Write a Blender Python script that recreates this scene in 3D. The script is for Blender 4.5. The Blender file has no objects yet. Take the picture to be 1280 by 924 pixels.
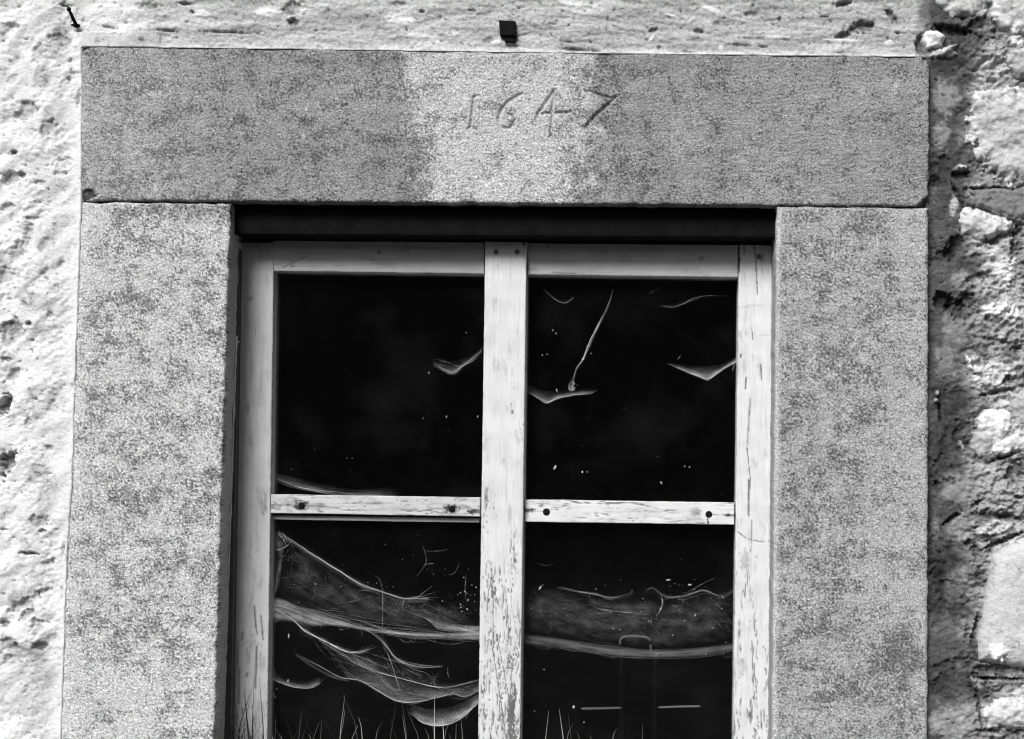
import bpy, math, random
import numpy as np
random.seed(7); rng = np.random.default_rng(11)
C = bpy.context.scene.collection
R = math.radians

# ------------------------------------------------------------------ camera model
F = 2190.0; D = 2.4
VPU, VPV = 800.0, 600.0
yaw = math.atan((VPU-640)/F); pitch = math.atan((VPV-462)/F); roll = R(0.6)
def rz(a): c, s = math.cos(a), math.sin(a); return np.array([[c,-s,0],[s,c,0],[0,0,1]])
def rx(a): c, s = math.cos(a), math.sin(a); return np.array([[1,0,0],[0,c,-s],[0,s,c]])
ROT = rz(yaw) @ rx(math.pi/2+pitch) @ rz(roll)
PX = D/F                                   # metres per photo pixel on the wall face
def at(u, v, Y=0.0):
    """points on the vertical plane y = Y (arrays or scalars)"""
    u = np.asarray(u, float); v = np.asarray(v, float)
    d = np.stack([u-640.0, -(v-462.0), np.full_like(u, -F)], -1) @ ROT.T
    t = (np.asarray(Y, float)+D)/d[..., 1]
    p = d*t[..., None]; p[..., 1] = Y
    return p

# ------------------------------------------------------------------ noise
def _hash(ix, iy, seed):
    h = (ix.astype(np.int64)*374761393 + iy.astype(np.int64)*668265263 + seed*2147483647*31) & 0xffffffff
    h = ((h ^ (h >> 13))*1274126177) & 0xffffffff
    h = ((h ^ (h >> 16))*2246822519) & 0xffffffff
    return ((h ^ (h >> 13)) & 0xffffff)/float(0xffffff)
def perlin(x, y, seed=0):
    x0 = np.floor(x); y0 = np.floor(y); fx = x-x0; fy = y-y0
    def g(ix, iy, dx, dy):
        a = _hash(ix, iy, seed)*2*np.pi
        return np.cos(a)*dx+np.sin(a)*dy
    sx = fx*fx*fx*(fx*(fx*6-15)+10); sy = fy*fy*fy*(fy*(fy*6-15)+10)
    a = g(x0, y0, fx, fy); b = g(x0+1, y0, fx-1, fy); c = g(x0, y0+1, fx, fy-1); d = g(x0+1, y0+1, fx-1, fy-1)
    return (a+(b-a)*sx+((c+(d-c)*sx)-(a+(b-a)*sx))*sy)*1.5
def fbm(u, v, su, sv=None, octv=3, seed=0, gain=.5):
    sv = sv or su; s = 0; a = 1; n = 0
    for k in range(octv):
        s = s+a*perlin(u/su*2**k+17.3*k, v/sv*2**k-9.1*k, seed+k*13); n += a; a *= gain
    return s/n
def sst(a, b, x):
    t = np.clip((x-a)/(b-a), 0, 1); return t*t*(3-2*t)
def rotuv(u, v, deg):
    c, s = math.cos(R(deg)), math.sin(R(deg)); return u*c+v*s, -u*s+v*c
def blob(u, v, cu, cv, ru, rv, deg=0, rag=.35, seed=0):
    """0..1 ragged elliptical patch"""
    a, b = rotuv(u-cu, v-cv, deg)
    d = np.sqrt((a/ru)**2+(b/rv)**2)
    d = d+rag*fbm(u, v, max(4, min(ru, rv)*.8), None, 4, 400+seed, .65)
    return 1-sst(.6, 1.15, d)
def seg_dist(u, v, p, q):
    px, py = p; qx, qy = q; dx, dy = qx-px, qy-py
    t = np.clip(((u-px)*dx+(v-py)*dy)/(dx*dx+dy*dy+1e-9), 0, 1)
    return np.hypot(u-px-t*dx, v-py-t*dy)
def poly_dist(u, v, pts):
    d = np.full(u.shape, 1e9)
    for p, q in zip(pts[:-1], pts[1:]): d = np.minimum(d, seg_dist(u, v, p, q))
    return d
def poly_inside(u, v, P):
    ins = np.zeros(u.shape, bool)
    for (x0, y0), (x1, y1) in zip(P, P[1:]+P[:1]):
        if y0 == y1: continue
        ins ^= ((y0 > v) != (y1 > v)) & (u < (x1-x0)*(v-y0)/(y1-y0)+x0)
    return ins

# ------------------------------------------------------------------ materials
def mat(name, base=None, rough=.85, spec=.25, bumps=(), tint=0.0, tscale=900):
    """tone comes from the mesh's 'tone' attribute (a stain / paint map) unless base is given"""
    m = bpy.data.materials.new(name); m.use_nodes = True; n = m.node_tree; n.nodes.clear()
    out = n.nodes.new('ShaderNodeOutputMaterial'); p = n.nodes.new('ShaderNodeBsdfPrincipled')
    n.links.new(p.outputs[0], out.inputs[0])
    p.inputs['Roughness'].default_value = rough; p.inputs['Specular IOR Level'].default_value = spec
    tc = n.nodes.new('ShaderNodeTexCoord')
    if base is None:
        a = n.nodes.new('ShaderNodeAttribute'); a.attribute_name = 'tone'; src = a.outputs['Fac']
    else:
        a = n.nodes.new('ShaderNodeValue'); a.outputs[0].default_value = base; src = a.outputs[0]
    if tint:
        nz = n.nodes.new('ShaderNodeTexNoise'); nz.inputs['Scale'].default_value = tscale; nz.inputs['Detail'].default_value = 3
        n.links.new(tc.outputs['Object'], nz.inputs['Vector'])
        mr = n.nodes.new('ShaderNodeMapRange'); mr.inputs[1].default_value = .3; mr.inputs[2].default_value = .7
        mr.inputs[3].default_value = 1-tint; mr.inputs[4].default_value = 1+tint
        n.links.new(nz.outputs['Fac'], mr.inputs[0])
        mu = n.nodes.new('ShaderNodeMath'); mu.operation = 'MULTIPLY'
        n.links.new(src, mu.inputs[0]); n.links.new(mr.outputs[0], mu.inputs[1]); src = mu.outputs[0]
    cb = n.nodes.new('ShaderNodeCombineColor')
    for i in range(3): n.links.new(src, cb.inputs[i])
    n.links.new(cb.outputs[0], p.inputs['Base Color'])
    prev = None
    for sc, st, dist in bumps:
        nz = n.nodes.new('ShaderNodeTexNoise'); nz.inputs['Scale'].default_value = sc; nz.inputs['Detail'].default_value = 4
        nz.inputs['Roughness'].default_value = .65
        n.links.new(tc.outputs['Object'], nz.inputs['Vector'])
        b = n.nodes.new('ShaderNodeBump'); b.inputs['Strength'].default_value = st; b.inputs['Distance'].default_value = dist
        n.links.new(nz.outputs['Fac'], b.inputs['Height'])
        if prev: n.links.new(prev.outputs[0], b.inputs['Normal'])
        prev = b
    if prev: n.links.new(prev.outputs[0], p.inputs['Normal'])
    return m
M_SAND = mat('sandstone', bumps=((380, 1, .0032), (800, 1, .0018)), tint=.5, tscale=520)
M_WALL = mat('lime_plaster', bumps=((160, .5, .003), (600, .8, .0018)), tint=.14, tscale=500)
M_ROCK = mat('fieldstone', bumps=((90, .5, .004), (500, .7, .0016)), tint=.12, tscale=400)
M_WOOD = mat('painted_wood', rough=.6, spec=.3, bumps=((700, .25, .0006),), tint=.05, tscale=800)
M_HEAD = mat('shade_dark_timber', base=.005, rough=.9, spec=.1, bumps=((60, .5, .002),), tint=.4, tscale=40)  # near-black base puts the shade under the lintel into the timber
M_IRON = mat('rusted_iron', base=.008, rough=.9, spec=.08, bumps=((500, .8, .001),), tint=.4, tscale=300)
M_STEEL = mat('worn_pale_metal', base=.38, rough=.5, spec=.5, bumps=((200, .3, .001),), tint=.15, tscale=60)
M_BAR = mat('pale_bar', base=.75, rough=.6, spec=.4)
M_DARKM = mat('black_metal', base=.005, rough=.7)  # even near-black base for the rack legs
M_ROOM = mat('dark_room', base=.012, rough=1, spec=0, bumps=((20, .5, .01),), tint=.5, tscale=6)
M_GROUND = mat('ground', base=.06, rough=1, spec=.05, bumps=((25, 1, .02),), tint=.5, tscale=8)
M_GRASS = mat('green_grass', rough=.7, spec=.2)
M_EGG = mat('egg_sac', base=.6, rough=.9)

def web_material():
    m = bpy.data.materials.new('spider_silk'); m.use_nodes = True; n = m.node_tree; n.nodes.clear()
    out = n.nodes.new('ShaderNodeOutputMaterial'); mx = n.nodes.new('ShaderNodeMixShader')
    tr = n.nodes.new('ShaderNodeBsdfTransparent'); df = n.nodes.new('ShaderNodeBsdfDiffuse'); tl = n.nodes.new('ShaderNodeBsdfTranslucent')
    m2 = n.nodes.new('ShaderNodeMixShader'); m2.inputs[0].default_value = .35
    df.inputs[0].default_value = (.85,)*3+(1,); tl.inputs[0].default_value = (.85,)*3+(1,)
    n.links.new(df.outputs[0], m2.inputs[1]); n.links.new(tl.outputs[0], m2.inputs[2])
    a = n.nodes.new('ShaderNodeAttribute'); a.attribute_name = 'tone'
    n.links.new(a.outputs['Fac'], mx.inputs[0]); n.links.new(tr.outputs[0], mx.inputs[1]); n.links.new(m2.outputs[0], mx.inputs[2])
    n.links.new(mx.outputs[0], out.inputs[0]); return m
M_WEB = web_material()
def glass_material():
    m = bpy.data.materials.new('dusty_glass'); m.use_nodes = True; n = m.node_tree; n.nodes.clear()
    out = n.nodes.new('ShaderNodeOutputMaterial'); mx = n.nodes.new('ShaderNodeMixShader')
    tr = n.nodes.new('ShaderNodeBsdfTransparent'); tr.inputs[0].default_value = (.93,)*3+(1,)
    gl = n.nodes.new('ShaderNodeBsdfGlossy'); gl.inputs['Roughness'].default_value = .04
    fr = n.nodes.new('ShaderNodeFresnel'); fr.inputs[0].default_value = 1.45
    n.links.new(fr.outputs[0], mx.inputs[0]); n.links.new(tr.outputs[0], mx.inputs[1]); n.links.new(gl.outputs[0], mx.inputs[2])
    # a thin film of dust, thicker in patches
    tc = n.nodes.new('ShaderNodeTexCoord'); nz = n.nodes.new('ShaderNodeTexNoise'); nz.inputs['Scale'].default_value = 14; nz.inputs['Detail'].default_value = 8
    mr = n.nodes.new('ShaderNodeMapRange'); mr.inputs[1].default_value = .5; mr.inputs[2].default_value = .85; mr.inputs[3].default_value = .001; mr.inputs[4].default_value = .007
    df = n.nodes.new('ShaderNodeBsdfDiffuse'); df.inputs[0].default_value = (.6,)*3+(1,)
    m3 = n.nodes.new('ShaderNodeMixShader')
    n.links.new(tc.outputs['Object'], nz.inputs['Vector']); n.links.new(nz.outputs['Fac'], mr.inputs[0]); n.links.new(mr.outputs[0], m3.inputs[0])
    n.links.new(mx.outputs[0], m3.inputs[1]); n.links.new(df.outputs[0], m3.inputs[2]); n.links.new(m3.outputs[0], out.inputs[0])
    return m
M_GLASS = glass_material()

# ------------------------------------------------------------------ object helpers
def tag(o, label=None, cat=None, group=None, kind=None):
    if label: o['label'] = label
    if cat: o['category'] = cat
    if group: o['group'] = group
    if kind: o['kind'] = kind
    return o
def empty(name, loc, label, cat, group=None):
    o = bpy.data.objects.new(name, None); C.objects.link(o); o.location = tuple(float(x) for x in loc); o.empty_display_size = .05
    return tag(o, label, cat, group)
def link(name, verts, faces, m, parent=None, tone=None, smooth=True):
    verts = np.asarray(verts, np.float64)
    if parent is not None: org = np.array(parent_world(parent))
    else: org = np.array([verts[:, 0].mean(), verts[:, 1].mean(), verts[:, 2].min()])
    me = bpy.data.meshes.new(name)
    me.vertices.add(len(verts)); me.vertices.foreach_set('co', (verts-org).astype(np.float32).ravel())
    if isinstance(faces, np.ndarray):
        k = faces.shape[1]; n = len(faces)
        me.loops.add(n*k); me.loops.foreach_set('vertex_index', faces.astype(np.int32).ravel())
        me.polygons.add(n); me.polygons.foreach_set('loop_start', np.arange(0, n*k, k, dtype=np.int32))
        me.polygons.foreach_set('loop_total', np.full(n, k, np.int32))
    else:
        tot = [len(f) for f in faces]; idx = [i for f in faces for i in f]
        me.loops.add(len(idx)); me.loops.foreach_set('vertex_index', idx)
        me.polygons.add(len(faces)); me.polygons.foreach_set('loop_start', np.concatenate([[0], np.cumsum(tot)[:-1]]).astype(np.int32))
        me.polygons.foreach_set('loop_total', np.array(tot, np.int32))
    me.update(calc_edges=True); me.validate()
    me.polygons.foreach_set('use_smooth', [bool(smooth)]*len(me.polygons))
    if tone is not None:
        at_ = me.attributes.new('tone', 'FLOAT', 'POINT'); at_.data.foreach_set('value', np.asarray(tone, np.float32).ravel())
    me.materials.append(m)
    o = bpy.data.objects.new(name, me); C.objects.link(o)
    if parent is not None:
        o.parent = parent
    else: o.location = org
    return o
def parent_world(p):
    x = np.array([0., 0., 0.])
    while p is not None: x += np.array(p.location); p = p.parent
    return x

def gridfaces(nv, nu, keep=None):
    i = np.arange(nv*nu).reshape(nv, nu)
    f = np.stack([i[:-1, :-1], i[1:, :-1], i[1:, 1:], i[:-1, 1:]], -1)
    return f[keep] if keep is not None else f.reshape(-1, 4)

def slab(name, quad, Y, depth, m, parent, tone, height=None, step=1.2, edge=2.0, wob=.6, seed=0, wobs=25):
    """a block whose front is the quad TL,TR,BR,BL (photo pixels measured on plane y = Y) with worn edges and real depth"""
    (x0, y0), (x1, y1), (x2, y2), (x3, y3) = quad
    W = (math.hypot(x1-x0, y1-y0)+math.hypot(x2-x3, y2-y3))/2; H = (math.hypot(x3-x0, y3-y0)+math.hypot(x2-x1, y2-y1))/2
    nu = max(6, int(W/step)); nv = max(6, int(H/step))
    def cl(n, L):            # a few extra rows close to the edges for the rounding
        a = np.linspace(0, L, n); e = [q*edge for q in (.12, .4, .8)]
        return np.unique(np.concatenate([a, e, [L-q for q in e]]))
    a = cl(nu, W)/W; b = cl(nv, H)/H; nu, nv = len(a), len(b)
    s, t = np.meshgrid(a, b)
    u = (1-s)*(1-t)*x0+s*(1-t)*x1+s*t*x2+(1-s)*t*x3
    v = (1-s)*(1-t)*y0+s*(1-t)*y1+s*t*y2+(1-s)*t*y3
    du = np.minimum(s, 1-s)*W; dv = np.minimum(t, 1-t)*H
    if wob:
        fall = np.exp(-du/6.); u = u+fall*wob*(fbm(u*0+seed*31, v, wobs, wobs, 4, seed+1, .7)+.0)*np.where(s < .5, 1, -1)
        fall = np.exp(-dv/6.); v = v+fall*wob*fbm(u, v*0+seed*17, wobs, wobs, 4, seed+2, .7)*np.where(t < .5, 1, -1)
    h = np.zeros_like(u)
    def rnd(d):
        d = np.clip(d, 0, edge); return -(edge-np.sqrt(np.maximum(0, edge**2-(edge-d)**2)))*PX
    h += np.minimum(rnd(du), rnd(dv))
    if height is not None: h += height(u, v, np.minimum(du, dv))
    P = at(u, v, Y); P[..., 1] -= h
    T = tone(u, v, np.minimum(du, dv)) if callable(tone) else np.full(u.shape, tone)
    f = gridfaces(nv, nu)
    idx = np.arange(nv*nu).reshape(nv, nu)
    loop = np.concatenate([idx[0, :-1], idx[:-1, -1], idx[-1, :0:-1], idx[:0:-1, 0]])
    V = [P.reshape(-1, 3)]; T = T.reshape(-1); TT = [T]; prev = loop; base = nv*nu; F_ = [f]
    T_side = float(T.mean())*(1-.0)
    n = len(loop); K = max(2, int(depth/.006)); K = min(K, 24)
    Pl = P.reshape(-1, 3)[loop]
    for k in range(1, K+1):
        ring = Pl.copy(); ring[:, 1] = Pl[:, 1]+(Y+depth-Pl[:, 1])*k/K
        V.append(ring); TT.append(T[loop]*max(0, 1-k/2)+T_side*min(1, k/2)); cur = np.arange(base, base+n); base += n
        F_.append(np.stack([prev, np.roll(prev, -1), np.roll(cur, -1), cur], -1)); prev = cur
    V = np.concatenate(V); TT = np.concatenate(TT); FF = np.concatenate(F_)
    c = V[prev].mean(0); ci = len(V); V = np.vstack([V, c]); TT = np.append(TT, TT.mean())
    faces = FF.tolist()+[[int(p), int(q), ci] for p, q in zip(prev, np.roll(prev, -1))]
    return link(name, V, faces, m, parent, TT)

def patch(name, poly, top, parent, tone, m=None, dome=10, wobble=4, rough=.002, seed=0, step=1.5, tilt=(0, 0), sink=.02):
    """a fieldstone bedded in the wall: a domed face whose rim dives into the mortar"""
    P = [tuple(p) for p in poly]; xs = [p[0] for p in P]; ys = [p[1] for p in P]
    u, v = np.meshgrid(np.arange(min(xs)-12, max(xs)+12, step), np.arange(min(ys)-12, max(ys)+12, step))
    d = poly_dist(u, v, P+P[:1]); d = np.where(poly_inside(u, v, P), d, -d)
    d = d+wobble*fbm(u, v, 16, None, 4, seed, .6)
    h = np.where(d > 0, top*(1-np.exp(-d/dome))+.001, -.001+np.maximum(d, -9)/9*sink)
    h = h+sst(-1, 6, d)*(rough*fbm(u, v, 22, None, 4, seed+3, .6)+((u-np.mean(xs))*tilt[0]+(v-np.mean(ys))*tilt[1])*PX)
    base = wall_height(u, v); lvl = float(base[d > 0].mean())
    lv = lvl+.35*(base-lvl)*(d < 4)
    Q = at(u, v, 0.0); Q[..., 1] -= lv+h
    k = (d[:-1, :-1] > -8) | (d[1:, 1:] > -8)
    f = gridfaces(*u.shape, k); used = np.unique(f); mp = -np.ones(u.size, int); mp[used] = np.arange(len(used))
    T = np.clip(tone(u, v, d) if callable(tone) else tone*(1+.25*fbm(u, v, 30, None, 4, seed+5)), .01, .9)
    return link(name, Q.reshape(-1, 3)[used], mp[f], m or M_ROCK, parent, T.reshape(-1)[used])

def tube_mesh(paths, sides=6, tone=None):
    """paths: list of (Nx3 points, radius or list). Returns verts, faces, tones"""
    V = []; Fc = []; T = []
    for pi_, (pts, rad) in enumerate(paths):
        pts = np.asarray(pts, float); n = len(pts); rad = np.broadcast_to(np.asarray(rad, float), (n,))
        tg = np.gradient(pts, axis=0); tg /= np.linalg.norm(tg, axis=1)[:, None]+1e-12
        up = np.array([0, 1, 0.]); s1 = np.cross(tg, up); nr = np.linalg.norm(s1, axis=1)[:, None]
        s1 = np.where(nr > 1e-3, s1/(nr+1e-12), [1, 0, 0]); s2 = np.cross(tg, s1)
        b = len(V)
        for i in range(n):
            for k in range(sides):
                a = 2*math.pi*k/sides; V.append(pts[i]+rad[i]*(math.cos(a)*s1[i]+math.sin(a)*s2[i]))
                T.append((tone[pi_][i] if hasattr(tone[pi_], '__len__') else tone[pi_]) if tone is not None else 0)
        for i in range(n-1):
            for k in range(sides):
                k2 = (k+1) % sides; Fc.append([b+i*sides+k, b+i*sides+k2, b+(i+1)*sides+k2, b+(i+1)*sides+k])
        Fc.append([b+k for k in range(sides)][::-1]); Fc.append([b+(n-1)*sides+k for k in range(sides)])
    return V, Fc, T
def resample(pts, n):
    p = np.asarray(pts, float)
    # Catmull-Rom then even spacing
    if len(p) > 2:
        q = np.vstack([2*p[0]-p[1], p, 2*p[-1]-p[-2]]); out = []
        for i in range(1, len(q)-2):
            for t in np.linspace(0, 1, 12, endpoint=False):
                out.append(.5*((2*q[i])+(-q[i-1]+q[i+1])*t+(2*q[i-1]-5*q[i]+4*q[i+1]-q[i+2])*t*t+(-q[i-1]+3*q[i]-3*q[i+1]+q[i+2])*t**3))
        out.append(p[-1]); p = np.array(out)
    L = np.concatenate([[0], np.cumsum(np.linalg.norm(np.diff(p, axis=0), axis=1))])
    s = np.linspace(0, L[-1], n)
    return np.stack([np.interp(s, L, p[:, k]) for k in range(p.shape[1])], -1)

# ------------------------------------------------------------------ WALL
def left_edge(v): return np.interp(v, [50, 250, 300, 480, 610, 640, 700, 800, 924, 1200], [102.5, 102, 100.5, 94, 90.5, 88, 84, 80.5, 76.5, 68])+1.1*fbm(0*v, v, 30, 30, 4, 48, .6)
def top_edge(u): return np.interp(u, [90, 400, 700, 1165], [58.5, 62.5, 67, 72])+.9*fbm(u, 0*u, 34, 30, 4, 49, .6)
PITS_L = [(32, 138, 16, 11, -35, 7, .35), (60, 160, 13, 8, -40, 5, .55), (12, 222, 13, 8, -30, 7, .4), (78, 205, 12, 8, -45, 4, .6), (26, 218, 5, 4, 0, 7, .15),
          (17, 190, 4, 4, 0, 7, .15), (75, 217, 10, 3, 5, 4, .4), (48, 228, 10, 3, 0, 4, .35), (8, 258, 9, 6, -20, 6, .5), (36, 272, 9, 3, 0, 5, .4),
          (34, 293, 6, 14, 10, 5, .55), (8, 345, 14, 12, -20, 6, .5), (22, 312, 8, 14, 15, 4, .6), (35, 404, 4, 3, 0, 7, .12), (30, 380, 5, 3, 40, 5, .4),
          (62, 393, 4, 5, 0, 4, .5), (12, 415, 16, 16, 0, 7, .5), (8, 449, 8, 3, 0, 6, .2), (15, 468, 6, 10, 35, 6, .4), (5, 506, 8, 15, 25, 16, .15),
          (8, 578, 9, 17, 25, 14, .2), (34, 528, 4, 8, 20, 5, .5), (64, 508, 7, 9, 20, 3, .65), (48, 652, 12, 10, 30, 6, .4), (52, 664, 6, 3, 10, 7, .2),
          (34, 692, 14, 2.2, 3, 8, .1), (60, 704, 11, 5, -15, 5, .45), (28, 755, 22, 6, -25, 6, .45), (50, 740, 12, 4, -15, 5, .4), (32, 768, 13, 6, -45, 7, .35),
          (45, 785, 8, 12, 10, 5, .5), (10, 806, 14, 9, 10, 6, .4), (48, 808, 10, 5, 0, 6, .4), (35, 860, 45, 45, 0, 2, .62), (60, 835, 25, 35, 0, 2, .7),
          (62, 625, 14, 30, 10, 2, .62), (90, 90, 4, 5, 0, 6, .3), (86, 100, 3, 6, 0, 6, .35), (98, 122, 2.5, 12, 8, 7, .1), (92, 73, 11, 3, -20, 6, .25),
          (80, 110, 18, 8, -70, 3, .7), (70, 46, 10, 6, 0, 5, .35), (80, 6, 8, 2, 0, 5, .25), (12, 32, 14, 4, 5, 3, .5), (15, 100, 9, 6, -30, 2, .7),
          (48, 66, 8, 14, 20, 3, .65), (10, 4, 28, 12, -20, 3, .5), (91, 484, 2.2, 8, 0, 8, .08), (79, 688, 2, 12, 5, 6, .2), (77, 742, 2, 10, 0, 5, .4),
          (60, 560, 6, 4, 0, 4, .5), (55, 340, 8, 3, -40, 3, .5), (76, 330, 7, 4, -40, 3, .5), (58, 305, 12, 9, -30, 3, .6), (74, 880, 2, 14, 3, 5, .3), (4, 780, 6, 5, 0, 6, .3)]
PITS_T = [(177, 49, 5, 3, -5, 6, .1), (207, 38, 13, 2.2, 5, 5, .25), (285, 40, 38, 1.6, 2, 4, .35), (275, 58, 22, 1.2, 0, 4, .2), (183, 7, 12, 6, 0, 4, .5),
          (135, 34, 12, 2, 8, 3, .5), (230, 4, 7, 2.5, 0, 5, .25), (240, 14, 3, 2, 0, 5, .3), (368, 10, 14, 9, -20, 5, .4), (366, 27, 7, 5, 0, 6, .2),
          (440, 25, 42, 14, 5, 1.5, .75), (290, 22, 34, 7, 3, 1, .8), (497, 4, 12, 3, 0, 4, .4), (535, 28, 16, 6, -12, 2, .7), (595, 22, 20, 4, -20, 2, .75),
          (528, 14, 4, 2, 0, 4, .4), (590, 12, 5, 1.5, 0, 4, .4), (720, 62, 20, 2.2, 3, 6, .08), (745, 64, 9, 2, 8, 6, .1), (858, 65, 7, 1.8, 12, 6, .1), (400, 59, 4, 1.5, 20, 5, .2),
          (817, 37, 7, 3, -15, 5, .25), (873, 38, 6, 3, 10, 5, .3), (824, 59, 3, 2, 0, 5, .3), (707, 52, 10, 1.5, 5, 3, .5), (790, 2, 14, 3, 5, 3, .5),
          (850, 12, 40, 5, 15, 1.5, .75), (905, 28, 16, 5, -8, 2, .6), (940, 17, 10, 3, -5, 4, .5), (975, 23, 3, 3, 0, 5, .3), (967, 30, 2, 2, 0, 5, .3),
          (1054, 4, 12, 4, -10, 8, .2), (1078, 33, 17, 7, -5, 9, .2), (1056, 43, 12, 4, -12, 7, .3), (1115, 20, 4, 13, -35, 8, .35), (1032, 20, 7, 1.5, 0, 4, .35), (1122, 41, 3, 2, 0, 5, .3),
          (945, 47, 18, 4, 0, 1.5, .7), (925, 56, 16, 1.5, 3, 4, .3), (955, 58, 8, 1.5, 10, 4, .3), (870, 50, 10, 3, 0, 3, .5), (1050, 66, 8, 1.5, 0, 4, .3),
          (1150, 55, 5, 15, 5, 9, .35), (640, 58, 12, 3, 0, 3, .4), (610, 50, 8, 4, -10, 3, .5), (655, 43, 10, 1.5, -15, 3, .5), (690, 30, 6, 1.5, 0, 3, .5)]
LIGHT_T = [(335, 14, 18, 7, -3), (375, 13, 8, 6, 0), (364, 22, 5, 4, 0), (252, 16, 12, 5, 15), (500, 24, 22, 9, 5), (565, 42, 10, 3, 0), (715, 4, 20, 5, 5), (890, 12, 20, 4, 25), (620, 53, 7, 4, 0),
           (902, 60, 4, 4, 0), (1112, 54, 7, 5, 0), (1055, 51, 30, 3, 3), (960, 46, 40, 2, 2), (530, 50, 30, 8, 10), (150, 20, 40, 25, 0), (840, 20, 12, 2, 15), (815, 47, 6, 2, -50)]
PITS_R = [(1182, 375, 15, 12, 10, 14, .28), (1200, 385, 12, 16, -20, 12, .3), (1212, 375, 10, 14, -25, 8, .4), (1196, 305, 9, 18, 30, 10, .35), (1183, 318, 22, 10, -30, 5, .5),
          (1275, 300, 8, 26, 10, 12, .3), (1250, 296, 30, 5, -20, 8, .35), (1225, 345, 20, 5, -20, 7, .45), (1178, 210, 12, 26, 0, 5, .6), (1172, 225, 10, 8, 0, 7, .4),
          (1190, 75, 22, 18, 0, 3, .55), (1205, 45, 30, 12, 20, 4, .6), (1190, 36, 28, 6, 10, 10, .25), (1206, 18, 4, 7, 40, 10, .15), (1198, 60, 6, 5, 0, 7, .3), (1222, 30, 18, 8, -22, 8, .3), (1253, 42, 12, 8, 0, 5, .45), (1255, 140, 6, 3, 0, 6, .3),
          (1245, 235, 36, 4, 3, 10, .2), (1245, 262, 40, 6, 10, 6, .4), (1205, 215, 12, 8, 0, 8, .3), (1199, 240, 3, 14, -25, 9, .25), (1185, 200, 20, 30, 0, 2, .75),
          (1190, 505, 22, 22, 0, 4, .5), (1196, 555, 18, 26, 0, 4, .5), (1178, 515, 2.5, 14, 0, 7, .2), (1210, 545, 18, 20, 0, 5, .45), (1250, 489, 24, 4, -8, 8, .3), (1262, 475, 8, 7, -40, 8, .3), (1260, 570, 20, 3, -18, 10, .08), (1250, 425, 20, 3, 12, 6, .4), (1272, 435, 8, 8, 0, 6, .4),
          (1180, 590, 14, 22, 0, 5, .5), (1176, 608, 7, 7, 0, 7, .2), (1190, 602, 8, 6, 0, 6, .35), (1272, 590, 12, 18, 30, 9, .25), (1176, 560, 14, 70, 0, 2, .7),
          (1222, 630, 8, 3, -35, 7, .2), (1193, 648, 14, 3.5, -38, 9, .1), (1213, 679, 6, 4, -40, 8, .12), (1250, 645, 32, 5, 3, 5, .4), (1275, 622, 6, 3, 0, 8, .1),
          (1180, 700, 22, 30, -20, 4, .5), (1195, 750, 18, 40, -25, 5, .4), (1175, 740, 12, 50, 0, 4, .42), (1222, 690, 6, 8, 0, 6, .3), (1258, 676, 28, 4, -23, 12, .1), (1265, 648, 18, 4, 4, 5, .5),
          (1222, 790, 4, 22, 12, 8, .15), (1215, 800, 8, 12, 0, 5, .35), (1205, 838, 35, 16, -5, 5, .42), (1250, 840, 34, 9, 3, 6, .35), (1250, 850, 36, 2.5, 2, 8, .12), (1180, 860, 20, 16, 0, 4, .5), (1232, 868, 18, 12, 20, 5, .38),
          (1227, 890, 3, 26, -8, 7, .2), (1260, 889, 12, 3, 0, 6, .2), (1275, 915, 20, 6, -5, 6, .3), (1240, 916, 20, 3, 5, 6, .25), (1166, 300, 5, 30, 0, 3, .5), (1166, 420, 5, 60, 0, 3, .6), (1166, 640, 5, 80, 0, 3, .5)]
LIGHT_R = [(1258, 340, 14, 22, 20, .75), (1245, 385, 20, 9, -15, .85), (1262, 392, 22, 12, 10, .7), (1245, 470, 30, 18, -10, .6), (1222, 455, 12, 14, 0, .55), (1213, 452, 3, 10, -20, .85),
           (1270, 540, 14, 12, 0, .55), (1230, 610, 45, 26, 5, .30), (1200, 610, 30, 20, 0, .26), (1250, 615, 30, 14, 0, .36), (1205, 735, 22, 24, -20, .22), (1205, 720, 14, 10, -30, .25), (1245, 660, 26, 9, -12, .62), (1205, 660, 18, 22, 0, .3),
           (1195, 905, 32, 26, 0, .32), (1225, 855, 10, 6, 30, .4), (1185, 120, 18, 24, 0, .26), (1180, 168, 12, 20, 0, .28), (1165, 52, 10, 9, 0, .7), (1178, 64, 16, 5, -20, .8), (1190, 63, 12, 7, -30, .75),
           (1270, 50, 12, 9, 20, .8), (1195, 255, 6, 16, 10, .45), (1205, 350, 14, 14, 0, .28), (1200, 410, 26, 20, 20, .24), (1185, 450, 16, 26, 0, .22), (1173, 500, 3, 3, 0, .7), (1206, 556, 3, 7, -30, .9), (1174, 491, 2, 4, 0, .8), (1240, 430, 24, 6, 5, .3), (1203, 208, 8, 5, 0, .6), (1172, 660, 6, 18, 0, .2), (1265, 14, 20, 20, 0, .8), (1225, 5, 10, 10, 0, .8)]
def regions(u, v):
    wr = sst(1140, 1166, u+14*fbm(u, v, 20, None, 3, 51)*(v < 70)) * np.where(v < 70, 1, (u > 640))
    wl = (1-sst(90, 190, u+30*fbm(u, v, 40, None, 3, 52)))*(u < 640)
    return wl, wr
_cache = {}
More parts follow.
